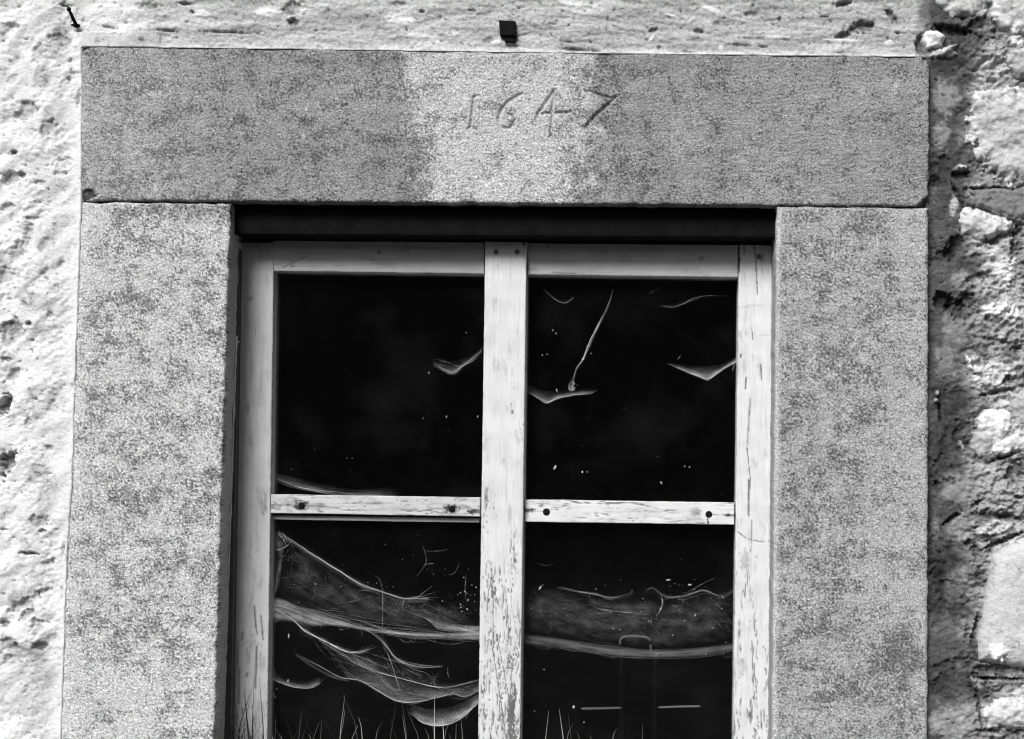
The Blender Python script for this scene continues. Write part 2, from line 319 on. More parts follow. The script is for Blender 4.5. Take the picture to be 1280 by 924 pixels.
def wall_height(u, v):
    wl, wr = regions(u, v)
    a, b = rotuv(u, v, -38)
    rgh = sst(-.3, .25, fbm(u, v, 46, 40, 3, 59))
    hl = .010*fbm(a, b, 95, 50, 3, 60)+(.0008+.0050*rgh)*fbm(a, b, 30, 15, 5, 61, .65)+(.0005+.0018*rgh)*fbm(u, v, 7, 5, 3, 62, .6)
    ht = .0045*fbm(u, v, 130, 22, 3, 63)+.0030*fbm(u, v, 24, 10, 5, 64, .7)+.0014*fbm(u, v, 6, 4, 2, 65)
    a, b = rotuv(u, v, -20)
    rgr = sst(1190, 1235, u+24*fbm(u, v, 40, 40, 3, 58))
    hr = .006*fbm(u, v, 60, 60, 3, 66)+(.0022+.0085*rgr)*(.5-np.abs(fbm(a, b, 30, 19, 5, 67, .62))*2)+(.0010+.0030*rgr)*fbm(u, v, 7, 6, 3, 68, .65)
    h = hl*wl+hr*wr+ht*np.clip(1-wl-wr, 0, 1)
    far = sst(1290, 1400, u)+1-sst(-110, -20, u)
    # small pits everywhere
    p = fbm(u, v, 7, 5, 2, 70); h -= .003*sst(.42, .62, p)
    lst = PITS_L+PITS_T+PITS_R
    for i, (cu, cv, ru, rv, dg, dp, tn) in enumerate(lst):
        R_ = max(ru, rv)*1.7
        msk = (abs(u-cu) < R_) & (abs(v-cv) < R_)
        if msk.any(): h[msk] -= dp*.001*blob(u[msk], v[msk], cu, cv, ru, rv, dg, .85, i)
    for i, (cu, cv, ru, rv, dg) in enumerate(LIGHT_T):
        msk = (abs(u-cu) < 60) & (abs(v-cv) < 40)
        if msk.any(): h[msk] += .0015*blob(u[msk], v[msk], cu, cv, ru, rv, dg, .4, i+80)
    for i, (cu, cv, ru, rv, dg, tn) in enumerate(LIGHT_R):
        msk = (abs(u-cu) < 70) & (abs(v-cv) < 50)
        if msk.any(): h[msk] += (.006 if tn > .5 else .002)*blob(u[msk], v[msk], cu, cv, ru, rv, dg, .5, i+120)
    # plaster dies onto the surround on the left and above, the right side lies well behind it
    le, te = left_edge(v), top_edge(u)
    dl = le-u; dt = te-v
    lvl = -.002+(-.010)*wr*sst(60, 100, v)-.004*wr
    near_l = np.exp(-np.clip(dl, 0, 99)/9)*(u < 200)*(v > 40); near_t = np.exp(-np.clip(dt, 0, 99)/5)*(u > 90)*(1-sst(1140, 1152, u))*(v < 90)
    k = np.clip(near_l+near_t, 0, 1)
    h = (h+lvl)*(1-k)+k*(.0016+.0009*fbm(u, v, 12, 12, 3, 77))
    cover = sst(-.3, 2.2, u-le)*sst(-.3, 2.2, v-te)*(1-sst(1156, 1160, u))
    h = h*(1-cover)-.03*cover
    return h
def wall_tone(u, v):
    wl, wr = regions(u, v)
    a, b = rotuv(u, v, -38)
    n1 = fbm(a, b, 55, 28, 5, 90, .62); n2 = fbm(u, v, 9, 7, 3, 91, .6)
    tl = .66+.10*n2-.42*sst(-.02, .42, n1)*np.clip(.8+n2, .3, 1.3)+.12*(1-sst(0, 70, u))+.05*perlin(u/2.4, v/2.2, 97)
    tl -= .14*sst(.1, .5, n2)
    n3 = fbm(u, v, 70, 16, 5, 92, .6); n4 = fbm(u, v, 7, 4.5, 3, 93, .6)
    tt = .41+.26*n3+.16*n4+.10*perlin(u/2.3, v/2.1, 98)-.20*sst(.25, .6, n4)
    tt += .12*(1-sst(90, 240, u))+.03*sst(900, 400, u)
    n5 = fbm(u, v, 45, 35, 5, 94, .62); n6 = fbm(u, v, 8, 6, 3, 95, .65)
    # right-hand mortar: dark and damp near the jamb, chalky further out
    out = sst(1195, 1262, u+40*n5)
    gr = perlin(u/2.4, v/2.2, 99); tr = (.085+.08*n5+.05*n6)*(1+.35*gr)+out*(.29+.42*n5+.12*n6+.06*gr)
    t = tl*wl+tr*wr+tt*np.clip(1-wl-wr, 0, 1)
    for i, (cu, cv, ru, rv, dg) in enumerate(LIGHT_T):
        msk = (abs(u-cu) < 60) & (abs(v-cv) < 40)
        if msk.any(): k = blob(u[msk], v[msk], cu, cv, ru, rv, dg, .4, i+80); t[msk] = t[msk]*(1-.8*k)+.74*.8*k
    for i, (cu, cv, ru, rv, dg, tn) in enumerate(LIGHT_R):
        msk = (abs(u-cu) < 70) & (abs(v-cv) < 50)
        if msk.any():
            k = blob(u[msk], v[msk], cu, cv, ru, rv, dg, .8, i+120)*np.clip(.85+.5*n6[msk], 0, 1); t[msk] = t[msk]*(1-k)+tn*(1+.3*n6[msk])*k
    for i, (cu, cv, ru, rv, dg, dp, tn) in enumerate(PITS_L+PITS_T+PITS_R):
        R_ = max(ru, rv)*1.7; msk = (abs(u-cu) < R_) & (abs(v-cv) < R_)
        if msk.any():
            soft = .8 if tn > .3 else .95
            t[msk] *= 1-(1-tn)*soft*blob(u[msk], v[msk], cu, cv, ru, rv, dg, .85, i)*np.clip(.8+.9*n4[msk], .2, 1)  # grey patches and pits; shade of the deep hollows is put into the tone
    pit = sst(.40, .6, fbm(u, v, 7, 5, 2, 70)); t *= 1-.55*pit; fine = sst(.42, .6, fbm(u, v, 3.4, 2.8, 2, 71)); t *= 1-.4*fine*np.clip(.5+1.5*fbm(u, v, 40, 24, 2, 72), 0, 1)
    dl = left_edge(v)-u; dt = top_edge(u)-v
    k = np.exp(-(np.clip(dl, 0, 99)/22)**2)*(u < 200)*(v > 60)*sst(-.5, .1, n1+.5*n2)
    t = t*(1-.75*k)+.82*.75*k
    k = np.exp(-(np.clip(dt-1, 0, 99)/5)**2)*(u > 100)*(u < 1150)*(v < 90)*np.clip(.6+n4+1.2*n3, 0, 1)
    t = t*(1-.75*k)+.72*.75*k
    t[(u < 640) & (v > 960)] *= .8
    return np.clip(t, .02, .88)

org = at(600, 1150, 0.0)
GZ = float(at(640, 1150, 0.0)[2])
wall = empty('stone_wall', (org[0], 0, GZ), 'old rubble stone wall with whitewashed plaster left and bare mortar right of the window', 'wall')
us = np.concatenate([np.arange(-1500, -40, 14), np.arange(-40, 1320, 1.4), np.arange(1320, 2800, 14)])
vs = np.concatenate([np.arange(-1000, -24, 14), np.arange(-24, 945, 1.4), np.arange(945, 1190, 10)])
U, V = np.meshgrid(us, vs)
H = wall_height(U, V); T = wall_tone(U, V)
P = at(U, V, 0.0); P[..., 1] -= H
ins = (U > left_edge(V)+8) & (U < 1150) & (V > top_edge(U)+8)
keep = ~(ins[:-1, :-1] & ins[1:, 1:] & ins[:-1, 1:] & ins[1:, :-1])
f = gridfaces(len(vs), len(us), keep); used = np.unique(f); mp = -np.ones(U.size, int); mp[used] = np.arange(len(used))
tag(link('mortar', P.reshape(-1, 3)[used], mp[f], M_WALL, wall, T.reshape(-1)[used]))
del P, H, T, U, V

def rtone(base, var=.3, seed=0, white=0):
    def fn(u, v, d):
        n = fbm(u, v, 26, 18, 5, seed, .65); m_ = fbm(u, v, 7, 5, 3, seed+1, .6)
        t = base*(1+var*n+.25*m_)
        t = t*(1-.35*sst(.35, .6, m_))*(1-.6*(1-sst(.01, .05, np.abs(fbm(u, v, 34, 20, 3, seed+2))))*sst(-.1, .3, n))
        if white: t = t+white*(1-sst(0, 16, d+8*n))*np.clip(.5+1.5*m_, 0, 1)
        return t*sst(-4, 2, d)+.06*(1-sst(-4, 2, d))
    return fn
stones = [
 ([(1222, 112), (1250, 104), (1300, 110), (1330, 150), (1325, 226), (1262, 228), (1232, 206), (1214, 172), (1212, 140)], .014, rtone(.46, .35, 201, .3), 9, 13, 'pale ragged stone level with the lintel'),
 ([(1216, 238), (1258, 232), (1320, 238), (1320, 272), (1262, 272), (1238, 262), (1222, 256)], .008, rtone(.20, .3, 203), 5, 4, 'grey flat stone below the lintel end'),
 ([(1208, 256), (1238, 262), (1268, 276), (1262, 290), (1230, 296), (1206, 292), (1198, 276)], .012, rtone(.52, .4, 205, .2), 6, 5, 'small pale stone beside the right jamb top'),
 ([(1180, -30), (1232, -30), (1236, 4), (1216, 22), (1188, 18), (1170, 4)], .012, rtone(.5, .3, 207, .2), 6, 5, None),
 ([(1240, -10), (1330, -20), (1330, 34), (1272, 42), (1252, 36), (1238, 16)], .014, rtone(.48, .5, 209, .25), 6, 7, 'white broken stone in the top right corner'),
 ([(1158, 38), (1172, 36), (1182, 46), (1178, 58), (1160, 60), (1154, 50)], .010, rtone(.72, .2, 211), 4, 3, None),
 ([(1262, 60), (1320, 52), (1322, 88), (1276, 96), (1262, 84)], .010, rtone(.35, .3, 213, .2), 6, 5, None),
 ([(1222, 522), (1240, 508), (1266, 514), (1268, 536), (1252, 552), (1236, 548), (1226, 540)], .010, rtone(.72, .3, 215), 5, 5, 'white chipped stone right of the jamb'),
 ([(1218, 540), (1236, 536), (1250, 548), (1246, 566), (1226, 572), (1217, 560)], .009, rtone(.42, .15, 217), 5, 3, None),
 ([(1250, 548), (1300, 534), (1310, 560), (1262, 566), (1248, 574), (1240, 564)], .010, rtone(.7, .3, 219), 5, 5, None),
 ([(1262, 490), (1310, 480), (1310, 530), (1272, 530)], .008, rtone(.42, .4, 221), 6, 5, None),
 ([(1243, 694), (1262, 682), (1330, 650), (1345, 836), (1290, 838), (1252, 832), (1226, 826), (1223, 800), (1234, 740)], .018, rtone(.52, .14, 223), 7, 2, 'large smooth pale stone low beside the right jamb'),
 ([(1234, 884), (1256, 874), (1300, 872), (1330, 880), (1330, 912), (1262, 914), (1238, 910), (1229, 898)], .012, rtone(.56, .5, 225, .1), 5, 5, 'pale broken stone in the bottom right corner'),
 ([(1236, 806), (1252, 800), (1268, 812), (1262, 826), (1240, 830), (1234, 820)], .030, rtone(.85, .1, 227), 3, 8, None),
]
for i, (poly, top, tn, dome, wb, lab) in enumerate(stones):
    o = patch('rubble_stone', poly, top*(1 if i == 11 else .8), wall, tn, dome=dome, wobble=wb*(1 if i == 11 else 1.6), seed=300+7*i, rough=.0085 if i != 11 else .0025)
    if lab: o['label'] = lab

# ------------------------------------------------------------------ WINDOW SURROUND
sur = empty('window_surround', (float(at(630, 250)[0]), .1, GZ), 'dressed sandstone surround of lintel and two jambs framing the old window', 'stone surround')
def grain_h(u, v, seed, amp=1.):
    return amp*(.0011*fbm(u, v, 3.4, 2.8, 2, seed)+.0010*fbm(u, v, 9, 7, 3, seed+5)+.0016*fbm(u, v, 60, 40, 2, seed+9))
def speck(u, v, dens, seed):
    n = fbm(u, v, 3.3, 3.0, 2, seed, .8)*1.15+.85*fbm(u, v, 17, 14, 4, seed+3, .68)+.75*fbm(u, v, 46, 40, 4, seed+4, .6)
    return sst(.46, .02, .55-n-dens)*np.clip(.98+.6*perlin(u/2.6, v/2.3, seed+8), .3, 1.3)
NUM = [([(592.5, 121), (591.5, 130), (590.5, 140), (589.5, 150), (588.5, 159)], 3.0), ([(592, 121), (599, 119.5)], 1.5), ([(585, 160.5), (593, 161)], 1.7),
       ([(653, 117), (648, 119), (641, 123), (634, 128), (629, 134), (625, 141), (623, 149), (624, 156), (629, 160), (636, 160), (641, 156), (643, 150)], 2.7),
       ([(643, 150), (640, 144), (634, 143)], 1.4),
       ([(693, 113), (686, 123), (679, 133), (673, 141)], 2.7), ([(672, 141.5), (690, 141.5), (713, 140)], 2.5), ([(693, 115), (691, 130), (690, 150), (688.5, 171)], 3.1),
       ([(735, 113.5), (745, 117), (756, 121), (762, 122.5)], 2.3), ([(770, 121), (762, 129), (752, 138), (744, 145), (737, 153), (732, 160)], 3.2), ([(762, 122.5), (770, 121)], 1.6)]
def lintel_h(u, v, d):
    h = grain_h(u, v, 31, 1.0)
    s = v+.03*u
    h += .0005*fbm(u, s, 40, 3.2, 2, 33)*sst(600, 900, u)                     # faint tooling bed lines
    m = (u > 570) & (u < 790) & (v > 100) & (v < 185)
    if m.any():
        uu, vv = u[m], v[m]; g = np.zeros(uu.shape)
        for pts, w in NUM:
            w = w*.86; dd = poly_dist(uu, vv, pts)+.45*fbm(uu, vv, 6, None, 2, 35)
            g = np.maximum(g, np.clip(1-dd/(w+.6), 0, 1)*w*1.75*PX)
        h[m] = h[m]*(1-.7*(g > 0))-g
    # chipped ends and pecked lower arris
    h -= .022*blob(u, v, 1160, 257, 20, 10, -38, .4, 3)+.008*blob(u, v, 1160, 74, 8, 6, 30, .5, 6)+.006*blob(u, v, 102, 59, 9, 6, -30, .5, 7)+.004*blob(u, v, 109, 244, 13, 7, 0, .5, 4)
    h -= .003*sst(.25, .6, fbm(u, v, 9, 9, 2, 36))*np.exp(-d/3.5)
    return h
def lintel_t(u, v, d):
    n = fbm(u, v, 55, 45, 4, 40, .6); f1 = fbm(u, v, 3.2, 2.6, 2, 41); f2 = fbm(u, v, 9, 7, 3, 42)
    lb = np.interp(v, [60, 120, 180, 250], [492, 508, 524, 528])+42*fbm(u, v, 30, None, 4, 43, .7)
    rb = np.interp(v, [60, 105, 160, 200, 250], [745, 742, 738, 735, 722])+40*fbm(u, v, 30, None, 4, 44, .7)
    light = sst(-20, 20, u-lb)*(1-sst(-20, 20, u-rb))
    dark = .365+.09*n+.05*fbm(u, v, 150, 80, 2, 47)+.03*(1-sst(180, 330, u))
    t = dark*(1-light)+(.66+.06*n)*light
    t *= 1+.34*f1+.2*f2
    # lichen flecks: dense at both edges of the light zone, sparse in it
    e = np.exp(-((u-lb)/30)**2)+np.exp(-((u-rb)/34)**2)+1.0*np.exp(-((u-800)/60)**2-((v-220)/30)**2)
    dens = .03+.26*np.clip(e, 0, 1)+.20*n+.10*(1-sst(300, 560, u))-.10*sst(800, 950, u)-.05*light
    t *= 1-.62*speck(u, v, dens*.9, 45)
    pale = (1-sst(150, 300, u+60*n))*.8
    t += .13*pale*np.clip(.7+.8*f2+.4*f1, 0, 1)
    t += .10*(1-sst(0, 3.5, d))*sst(-.2, .3, f2)*.6
    t *= 1-.25*np.exp(-((v-top_edge(u)-12)/9)**2)*sst(-.1, .4, f2+.4*n)
    t = t*(1-.8*blob(u, v, 109, 243, 12, 7, 0, .5, 4))
    for cu, cv, r in ((383, 136, 3), (379, 170, 3.2), (1120, 107, 3.6), (157, 160, 3), (951, 163, 2), (290, 150, 2)): t = np.maximum(t, .62*blob(u, v, cu, cv, r, r, 0, .3))
    m = (u > 570) & (u < 790) & (v > 100) & (v < 185)
    if m.any():
        g = np.zeros(m.sum())
        for pts, w in NUM: g = np.maximum(g, np.clip(1.2-poly_dist(u[m], v[m], pts)/w, 0, 1))
        t[m] *= 1-.10*g                                                       # cut figures toned slightly darker
    return np.clip(t, .03, .8)
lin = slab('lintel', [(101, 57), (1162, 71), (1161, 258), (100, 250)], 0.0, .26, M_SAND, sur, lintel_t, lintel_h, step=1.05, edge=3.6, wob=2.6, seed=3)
tag(lin, 'long grey sandstone lintel with the date 1647 cut into it')

def jl_t(u, v, d):
    n = fbm(u, v, 60, 60, 4, 50, .6); f1 = fbm(u, v, 3.2, 2.7, 2, 51); f2 = fbm(u, v, 9, 8, 3, 52)
    le = left_edge(v); t = (.70+.10*n+.05*sst(700, 900, v))*(1+.30*f1+.16*f2)
    dens = .19+.30*n-.10*sst(700, 900, v)-.18*(1-sst(0, 36, u-le))-.14*sst(780, 900, v)*(u < 200)
    t *= 1-.68*speck(u, v, dens, 53)
    t += .06*(1-sst(2, 20, u-le))
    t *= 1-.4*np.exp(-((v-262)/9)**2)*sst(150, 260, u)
    t *= 1-.6*blob(u, v, 167, 333, 8, 3, 5, .3, 5)
    return np.clip(t, .05, .8)
def jl_h(u, v, d): return grain_h(u, v, 55, .8)
jl = slab('jamb', [(101, 253), (288, 254), (266, 960), (73, 960)], 0.001, .26, M_SAND, sur, jl_t, jl_h, step=1.25, edge=4.0, wob=2.8, seed=5)
tag(jl, 'left jamb stone, pale and speckled')
def jr_t(u, v, d):
    n = fbm(u, v, 60, 60, 4, 56, .6); f1 = fbm(u, v, 3.2, 2.7, 2, 57); f2 = fbm(u, v, 9, 8, 3, 58)
    t = .50+.08*n
    band = sst(-30, 30, u-(np.interp(v, [250, 320, 500, 560, 640, 700, 780, 800, 930], [1118, 1120, 1128, 1100, 1088, 1062, 1055, 1150, 1150])+44*fbm(u, v, 36, None, 5, 59, .65)))
    t = t*(1-band)+.52*band
    t *= 1+.34*f1*(1-.4*band)+.14*f2*(1-.4*band)
    dens = .18+.30*n-.24*band+.38*np.exp(-((u-1125)/36)**2-((v-825)/34)**2)+.14*np.exp(-((u-1050)/36)**2-((v-720)/50)**2)
    t *= 1-.66*speck(u, v, dens, 61)
    t = t+(.74-t)*np.clip(1.2-(u-np.interp(v, [250, 930], [970, 965]))/7.5, 0, 1)*(.75+.3*f2)      # lit arris painted into the tone
    return np.clip(t, .04, .8)
jr = slab('jamb', [(971, 257.5), (1161, 260), (1160, 960), (965, 960)], 0.001, .26, M_SAND, sur, jr_t, jl_h, step=1.25, edge=5.5, wob=2.4, seed=8)
tag(jr, 'right jamb stone, darker with a pale band down its outer edge')
# lower courses and sill, below the picture
slab('jamb', [(73, 962), (266, 962), (260, 1150), (66, 1150)], .001, .26, M_SAND, sur, lambda u, v, d: .38+.08*fbm(u, v, 9, 8, 3, 52), jl_h, step=3, edge=3, wob=2, seed=9)
slab('jamb', [(966, 962), (1160, 962), (1160, 1150), (966, 1150)], .001, .26, M_SAND, sur, lambda u, v, d: .32+.08*fbm(u, v, 9, 8, 3, 52), jl_h, step=3, edge=3, wob=2, seed=10)
slab('sill', [(261, 1085), (966, 1085), (966, 1150), (261, 1150)], .003, .256, M_SAND, sur, lambda u, v, d: .32+.08*fbm(u, v, 9, 8, 3, 52), jl_h, step=3, edge=3, wob=1, seed=12)

# ------------------------------------------------------------------ WINDOW
YF = .080
wb_ = at(640, 1085, YF)
win = empty('window', (float(wb_[0]), YF, float(wb_[2])), 'weathered white painted wooden casement window of four dark panes', 'window')
def wood(vertical=True, paint=.66, peel0=.9, peel1=.2, pv=(0, 1), seed=0, marks=(), cracks=(), bottomwood=False, extra=None):
    """paint with fine grain; peel0 -> peel1 are thresholds at pv[0], pv[1] along the length"""
    def maskf(u, v):
        x, y = (u, v) if vertical else (v, u)
        x = x+2.2*fbm(x, y, 30, 90, 2, seed+2)
        if bottomwood:
            k = sst(760, 850, v); x = x+k*6*fbm(u, v, 40, 90, 2, seed+4)+k*(v-800)*.10*sst(610, 625, u)
        st = fbm(x, y, 1.9, 17, 3, seed, .65)+.45*fbm(x, y, 9, 60, 2, seed+1)+.25*fbm(u, v, 3, 5, 2, seed+6)
        L = v if vertical else u
        th = np.interp(L, pv, [peel0, peel1])
        if extra is not None: th = th-extra(u, v)
        pk = sst(-.04, .10, st-th)
        ck = 1-sst(.015, .085, np.abs(fbm(x, y, 5.5, 75, 3, seed+20, .5)))
        pk = np.maximum(pk, ck*sst(-.15, .35, fbm(x, y, 12, 70, 2, seed+21)-(th-.50)*1.3)*.95)
        for c, w in cracks: pk = np.maximum(pk, sst(1, .2, (poly_dist(u, v, c)+.5*fbm(u, v, 5, 5, 2, seed+7))/w))
        return pk, x, y
    def tone(u, v, d):
        pk, x, y = maskf(u, v)
        g = fbm(x, y, 1.8, 60, 2, seed+9); b = fbm(u, v, 26, 26, 4, seed+10)
        t = paint*(1+.13*g+.14*b-.22*sst(.1, .6, fbm(x, y, 5, 90, 4, seed+11, .65))-.25*sst(.15, .5, fbm(x, y, 14, 40, 4, seed+14, .65)))
        t = t*(1-pk)+(.13+.08*fbm(x, y, 1.6, 30, 2, seed+12))*pk
        for i, (cu, cv, ru, rv, k) in enumerate(marks): t = t*(1-k*blob(u, v, cu, cv, ru, rv, 0, .9, 30+i)*np.clip(.65+.9*fbm(x, y, 2, 14, 2, seed+23)+.5*(k > .85), .1, 1))
        t *= 1-.35*(1-sst(0, 1.6, d))*sst(-.1, .3, fbm(u, v, 8, 8, 3, seed+13))
        return np.clip(t, .015, .86)
    def hh(u, v, d):
        pk, x, y = maskf(u, v)
        return -.0007*pk+.00018*fbm(x, y, 1.8, 50, 2, seed+9)+.0006*fbm(x, y, 30, 160, 2, seed+15)
    return tone, hh
def member(name, quad, Y, dep, wd, label=None, edge=1.6, step=1.15, seed=0, wob=.5, m=None):
    t, h = wd
    o = slab(name, quad, Y, dep, m or M_WOOD, win, t, h, step=step, edge=edge, wob=wob, seed=seed, wobs=40)
    if label: o['label'] = label
    return o
# dark boards behind the lintel
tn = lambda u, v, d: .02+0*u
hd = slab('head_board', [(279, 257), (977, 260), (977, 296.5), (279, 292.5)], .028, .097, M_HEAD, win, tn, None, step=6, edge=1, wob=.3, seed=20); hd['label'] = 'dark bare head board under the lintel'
# outer frame strips against the reveals
def strip_t(u, v, d): return np.clip(.06+.03*fbm(u, v, 3, 40, 3, 22), .02, .3)
slab('frame_strip', [(296.5, 268), (299.5, 268), (285.5, 1090), (271, 1090)], .060, .065, M_WOOD, win, strip_t, None, step=2.2, edge=1, wob=.4, seed=23)['label'] = 'dark outer strip of the frame at the left'
def bead_t(u, v, d): return np.clip(.62+.3*fbm(u, v, 3, 20, 3, 24), .1, .8)  # pale paint tone also carries the lit arris of the outer frame
slab('bead', [(294.6, 420), (296.0, 420), (273.8, 1090), (271.6, 1090)], .056, .02, M_WOOD, win, bead_t, None, step=1.2, edge=.5, wob=1.1, seed=25, wobs=18)['label'] = 'thin painted bead down the left reveal, pale as a lit edge'
slab('frame_strip', [(963, 306), (975, 306), (970, 1090), (960, 1090)], .125, .02, M_HEAD, win, strip_t, None, step=4, edge=1, wob=.2, seed=26)  # near-black strip stands in for the dark gap beside the right stile

member('stile', [(298, 303), (342.5, 303), (332, 1090), (287, 1090)], YF, .045,
       wood(True, .42, .95, .45, (560, 950), 500, marks=((313, 373, 4, 4, .6), (309, 510, 2.5, 8, .4), (329, 633, 5, 14, .5), (303, 345, 5, 2, .4)),
            cracks=(([(303, 790), (302, 800)], 1.6), ([(299, 836), (298, 880)], 1.3), ([(321, 808), (319, 860)], 2.2), ([(318, 758), (320, 786)], 1.6), ([(326, 770), (329, 800)], 1.4), ([(309, 842), (308, 846)], 2))), 'left stile, grey painted and worn near the grass', seed=31)
member('stile', [(923.5, 305.5), (965.5, 306.5), (961.5, 1090), (914.5, 1090)], YF, .045,
       wood(True, .60, .85, .26, (600, 960), 520, marks=((949, 321, 7, 6, .45), (925, 325, 3, 5, .6), (946, 692, 3, 3, .0), (930, 384, 12, 1.2, .3), (943, 382, 12, 1.2, .3), (956, 419, 7, 1.2, .25), (931, 700, 7, 14, .45)),
            cracks=(([(943, 306), (945, 330), (947, 368)], 1.1), ([(924, 306), (924, 340)], 1.3), ([(930, 306), (930, 318)], 1.), ([(951, 456), (952, 475)], 1.4), ([(933, 472), (932, 486)], 1.6), ([(938, 498), (934, 560), (938, 600), (935, 640)], 1.0),
                    ([(936, 600), (936, 645)], 1.6), ([(940, 650), (939, 690)], .7), ([(926, 443), (926, 447)], 1.6), ([(922, 665), (934, 674), (948, 677), (962, 677)], .8), ([(940, 410), (941, 425)], .9))), 'right stile, white and cracked', seed=32)
member('top_rail', [(341, 300.5), (605.5, 302.5), (605.5, 342.5), (341, 339)], YF+.001, .044,
       wood(False, .46, 1.2, 1.2, (0, 1), 540, marks=((474, 315, 3, 3.5, .7), (437, 308, 4, 3, .35), (365, 333, 3, 2, .6)), cracks=(([(353, 335), (384, 320)], .9),), ), seed=33)
member('top_rail', [(659, 303.5), (922.5, 306), (922.5, 347), (659, 343.5)], YF+.001, .044,
       wood(False, .48, 1.2, .9, (600, 1000), 560, marks=((757, 316, 3, 2.5, .45), (684, 307, 2, 3, .6), (877, 324, 4, 4, .5)), cracks=(([(690, 341), (720, 342)], 1.),)), seed=34)
def mull_extra(u, v):
    return (.55*np.exp(-((u-641)/4.5)**2)*sst(452, 468, v)*(1-sst(515, 530, v))+.35*np.exp(-((u-625)/7)**2-((v-512)/16)**2)+.30*np.exp(-((u-651)/4)**2)*sst(450, 520, v)*(1-sst(560, 620, v))
            +.5*np.exp(-((u-613)/9)**2-((v-634)/18)**2)+.45*np.exp(-((u-614)/8)**2-((v-735)/40)**2)+.2*np.exp(-((u-640)/7)**2)*sst(660, 690, v)+.25*np.exp(-((u-617)/18)**2-((v-795)/14)**2)+.5*np.exp(-((u-640)/5)**2)*sst(860, 900, v))
member('mullion', [(606.5, 301.5), (658.5, 302.5), (648, 1090), (595, 1090)], YF-.012, .06,
       wood(True, .60, 1.05, .26, (430, 900), 580, marks=((620, 315, 4.5, 4.5, .5), (646.5, 315, 4.5, 4.5, .5), (614, 420, 9, 14, .12), (655, 304, 3, 3, .8)),
            cracks=(([(614, 800), (622, 850), (633, 924), (640, 960)], 1.0), ([(620, 790), (632, 850), (645, 924)], .8), ([(632, 835), (642, 836)], 1.2), ([(636, 870), (637, 924)], 1.6)), bottomwood=True, extra=mull_extra), 'central mullion, paint peeling to the grain lower down', seed=35)
member('glazing_bar', [(336, 618), (600, 622), (600, 646), (336, 641.5)], YF+.002, .04,
       wood(False, .50, .50, .50, (0, 1), 600, marks=((376, 632.5, 11, 6.5, .93), (365, 629, 16, 6, .5), (564, 636, 10, 6, .93), (580, 634, 9, 3, .7), (592, 639, 9, 3.5, .9), (344, 633, 9, 5, .8), (460, 629, 34, 1.6, .6), (449, 637, 5, 2, .5), (395, 633, 14, 6, .3), (490, 637, 20, 4, .25))), 'left glazing bar with two dark nail holes', seed=36, edge=1.2)
member('glazing_lip', [(336, 644), (599, 648), (599, 653.5), (336, 649.5)], YF+.012, .03, wood(False, .36, .7, .7, (0, 1), 610), seed=37, edge=.8)
member('glazing_bar', [(655.5, 624.5), (918, 628.5), (918, 656), (655.5, 652.5)], YF+.002, .04,
       wood(False, .62, .52, .52, (0, 1), 620, marks=((683, 640, 2, 2, .5), (662, 638, 8, 3, .9), (869, 640, 8, 5, .7), (885, 651, 1.5, 5, .9), (911, 644, 8, 1.8, .95), (745, 642, 3, 3, .5), (711, 635, 4, 3, .4), (820, 640, 40, 4, .25))), 'right glazing bar with a round bolt hole and a screw', seed=38, edge=1.2)
member('bottom_rail', [(287, 1040), (961, 1040), (961, 1092), (287, 1092)], YF+.002, .045, wood(False, .6, .3, .3, (0, 1), 640), seed=39, step=3)
for q in ([(330, 332), (612, 336), (606, 626), (326, 624)], [(652, 336), (934, 340), (930, 634), (650, 630)], [(326, 640), (606, 642), (600, 1050), (320, 1050)], [(650, 646), (930, 648), (922, 1050), (644, 1050)]):
    c = [at(x, y, YF+.028) for x, y in q]; b = [p+np.array([0, .003, 0]) for p in c]
    V_ = np.array(c+b); link('glass_pane', V_, [[3, 2, 1, 0], [4, 5, 6, 7], [0, 1, 5, 4], [1, 2, 6, 5], [2, 3, 7, 6], [3, 0, 4, 7]], M_GLASS, win, smooth=False)
# screws and bolts
def screw(u, v, Y, r, m, slot=True, name='screw', parent=win, ang=.6):
    c = at(u, v, Y); V_ = []; Fc = []; n = 14; prof = [(1.0, .0015), (1.0, -.0004), (.75, -.0008), (.4, -.0011)] if slot else [(1.0, .0015), (1., -.0006), (.8, -.0014), (.4, -.0018)]
    for rr, yy in prof:
        for k in range(n): a = 2*math.pi*k/n; V_.append(c+np.array([math.cos(a)*r*rr*PX, yy, math.sin(a)*r*rr*PX]))
    for j in range(3):
        for k in range(n): Fc.append([j*n+k, j*n+(k+1) % n, (j+1)*n+(k+1) % n, (j+1)*n+k])
    Fc.append([3*n+k for k in range(n)])
    if slot:
        dx, dz = math.cos(ang), math.sin(ang); w = .16*r*PX; L = .8*r*PX; b = len(V_)
        for y_ in (-.0016, .0): 
            for sx, sz in ((-1, -1), (1, -1), (1, 1), (-1, 1)): V_.append(c+np.array([sx*L*dx-sz*w*dz, y_, sx*L*dz+sz*w*dx]))
        Fc += [[b, b+1, b+2, b+3], [b, b+4, b+5, b+1], [b+1, b+5, b+6, b+2], [b+2, b+6, b+7, b+3], [b+3, b+7, b+4, b]]
    return link(name, V_, Fc, m, parent, smooth=False)
M_SCREW = mat('screw_metal', base=.09, rough=.5, spec=.5, bumps=((900, .5, .0005),), tint=.5, tscale=700)
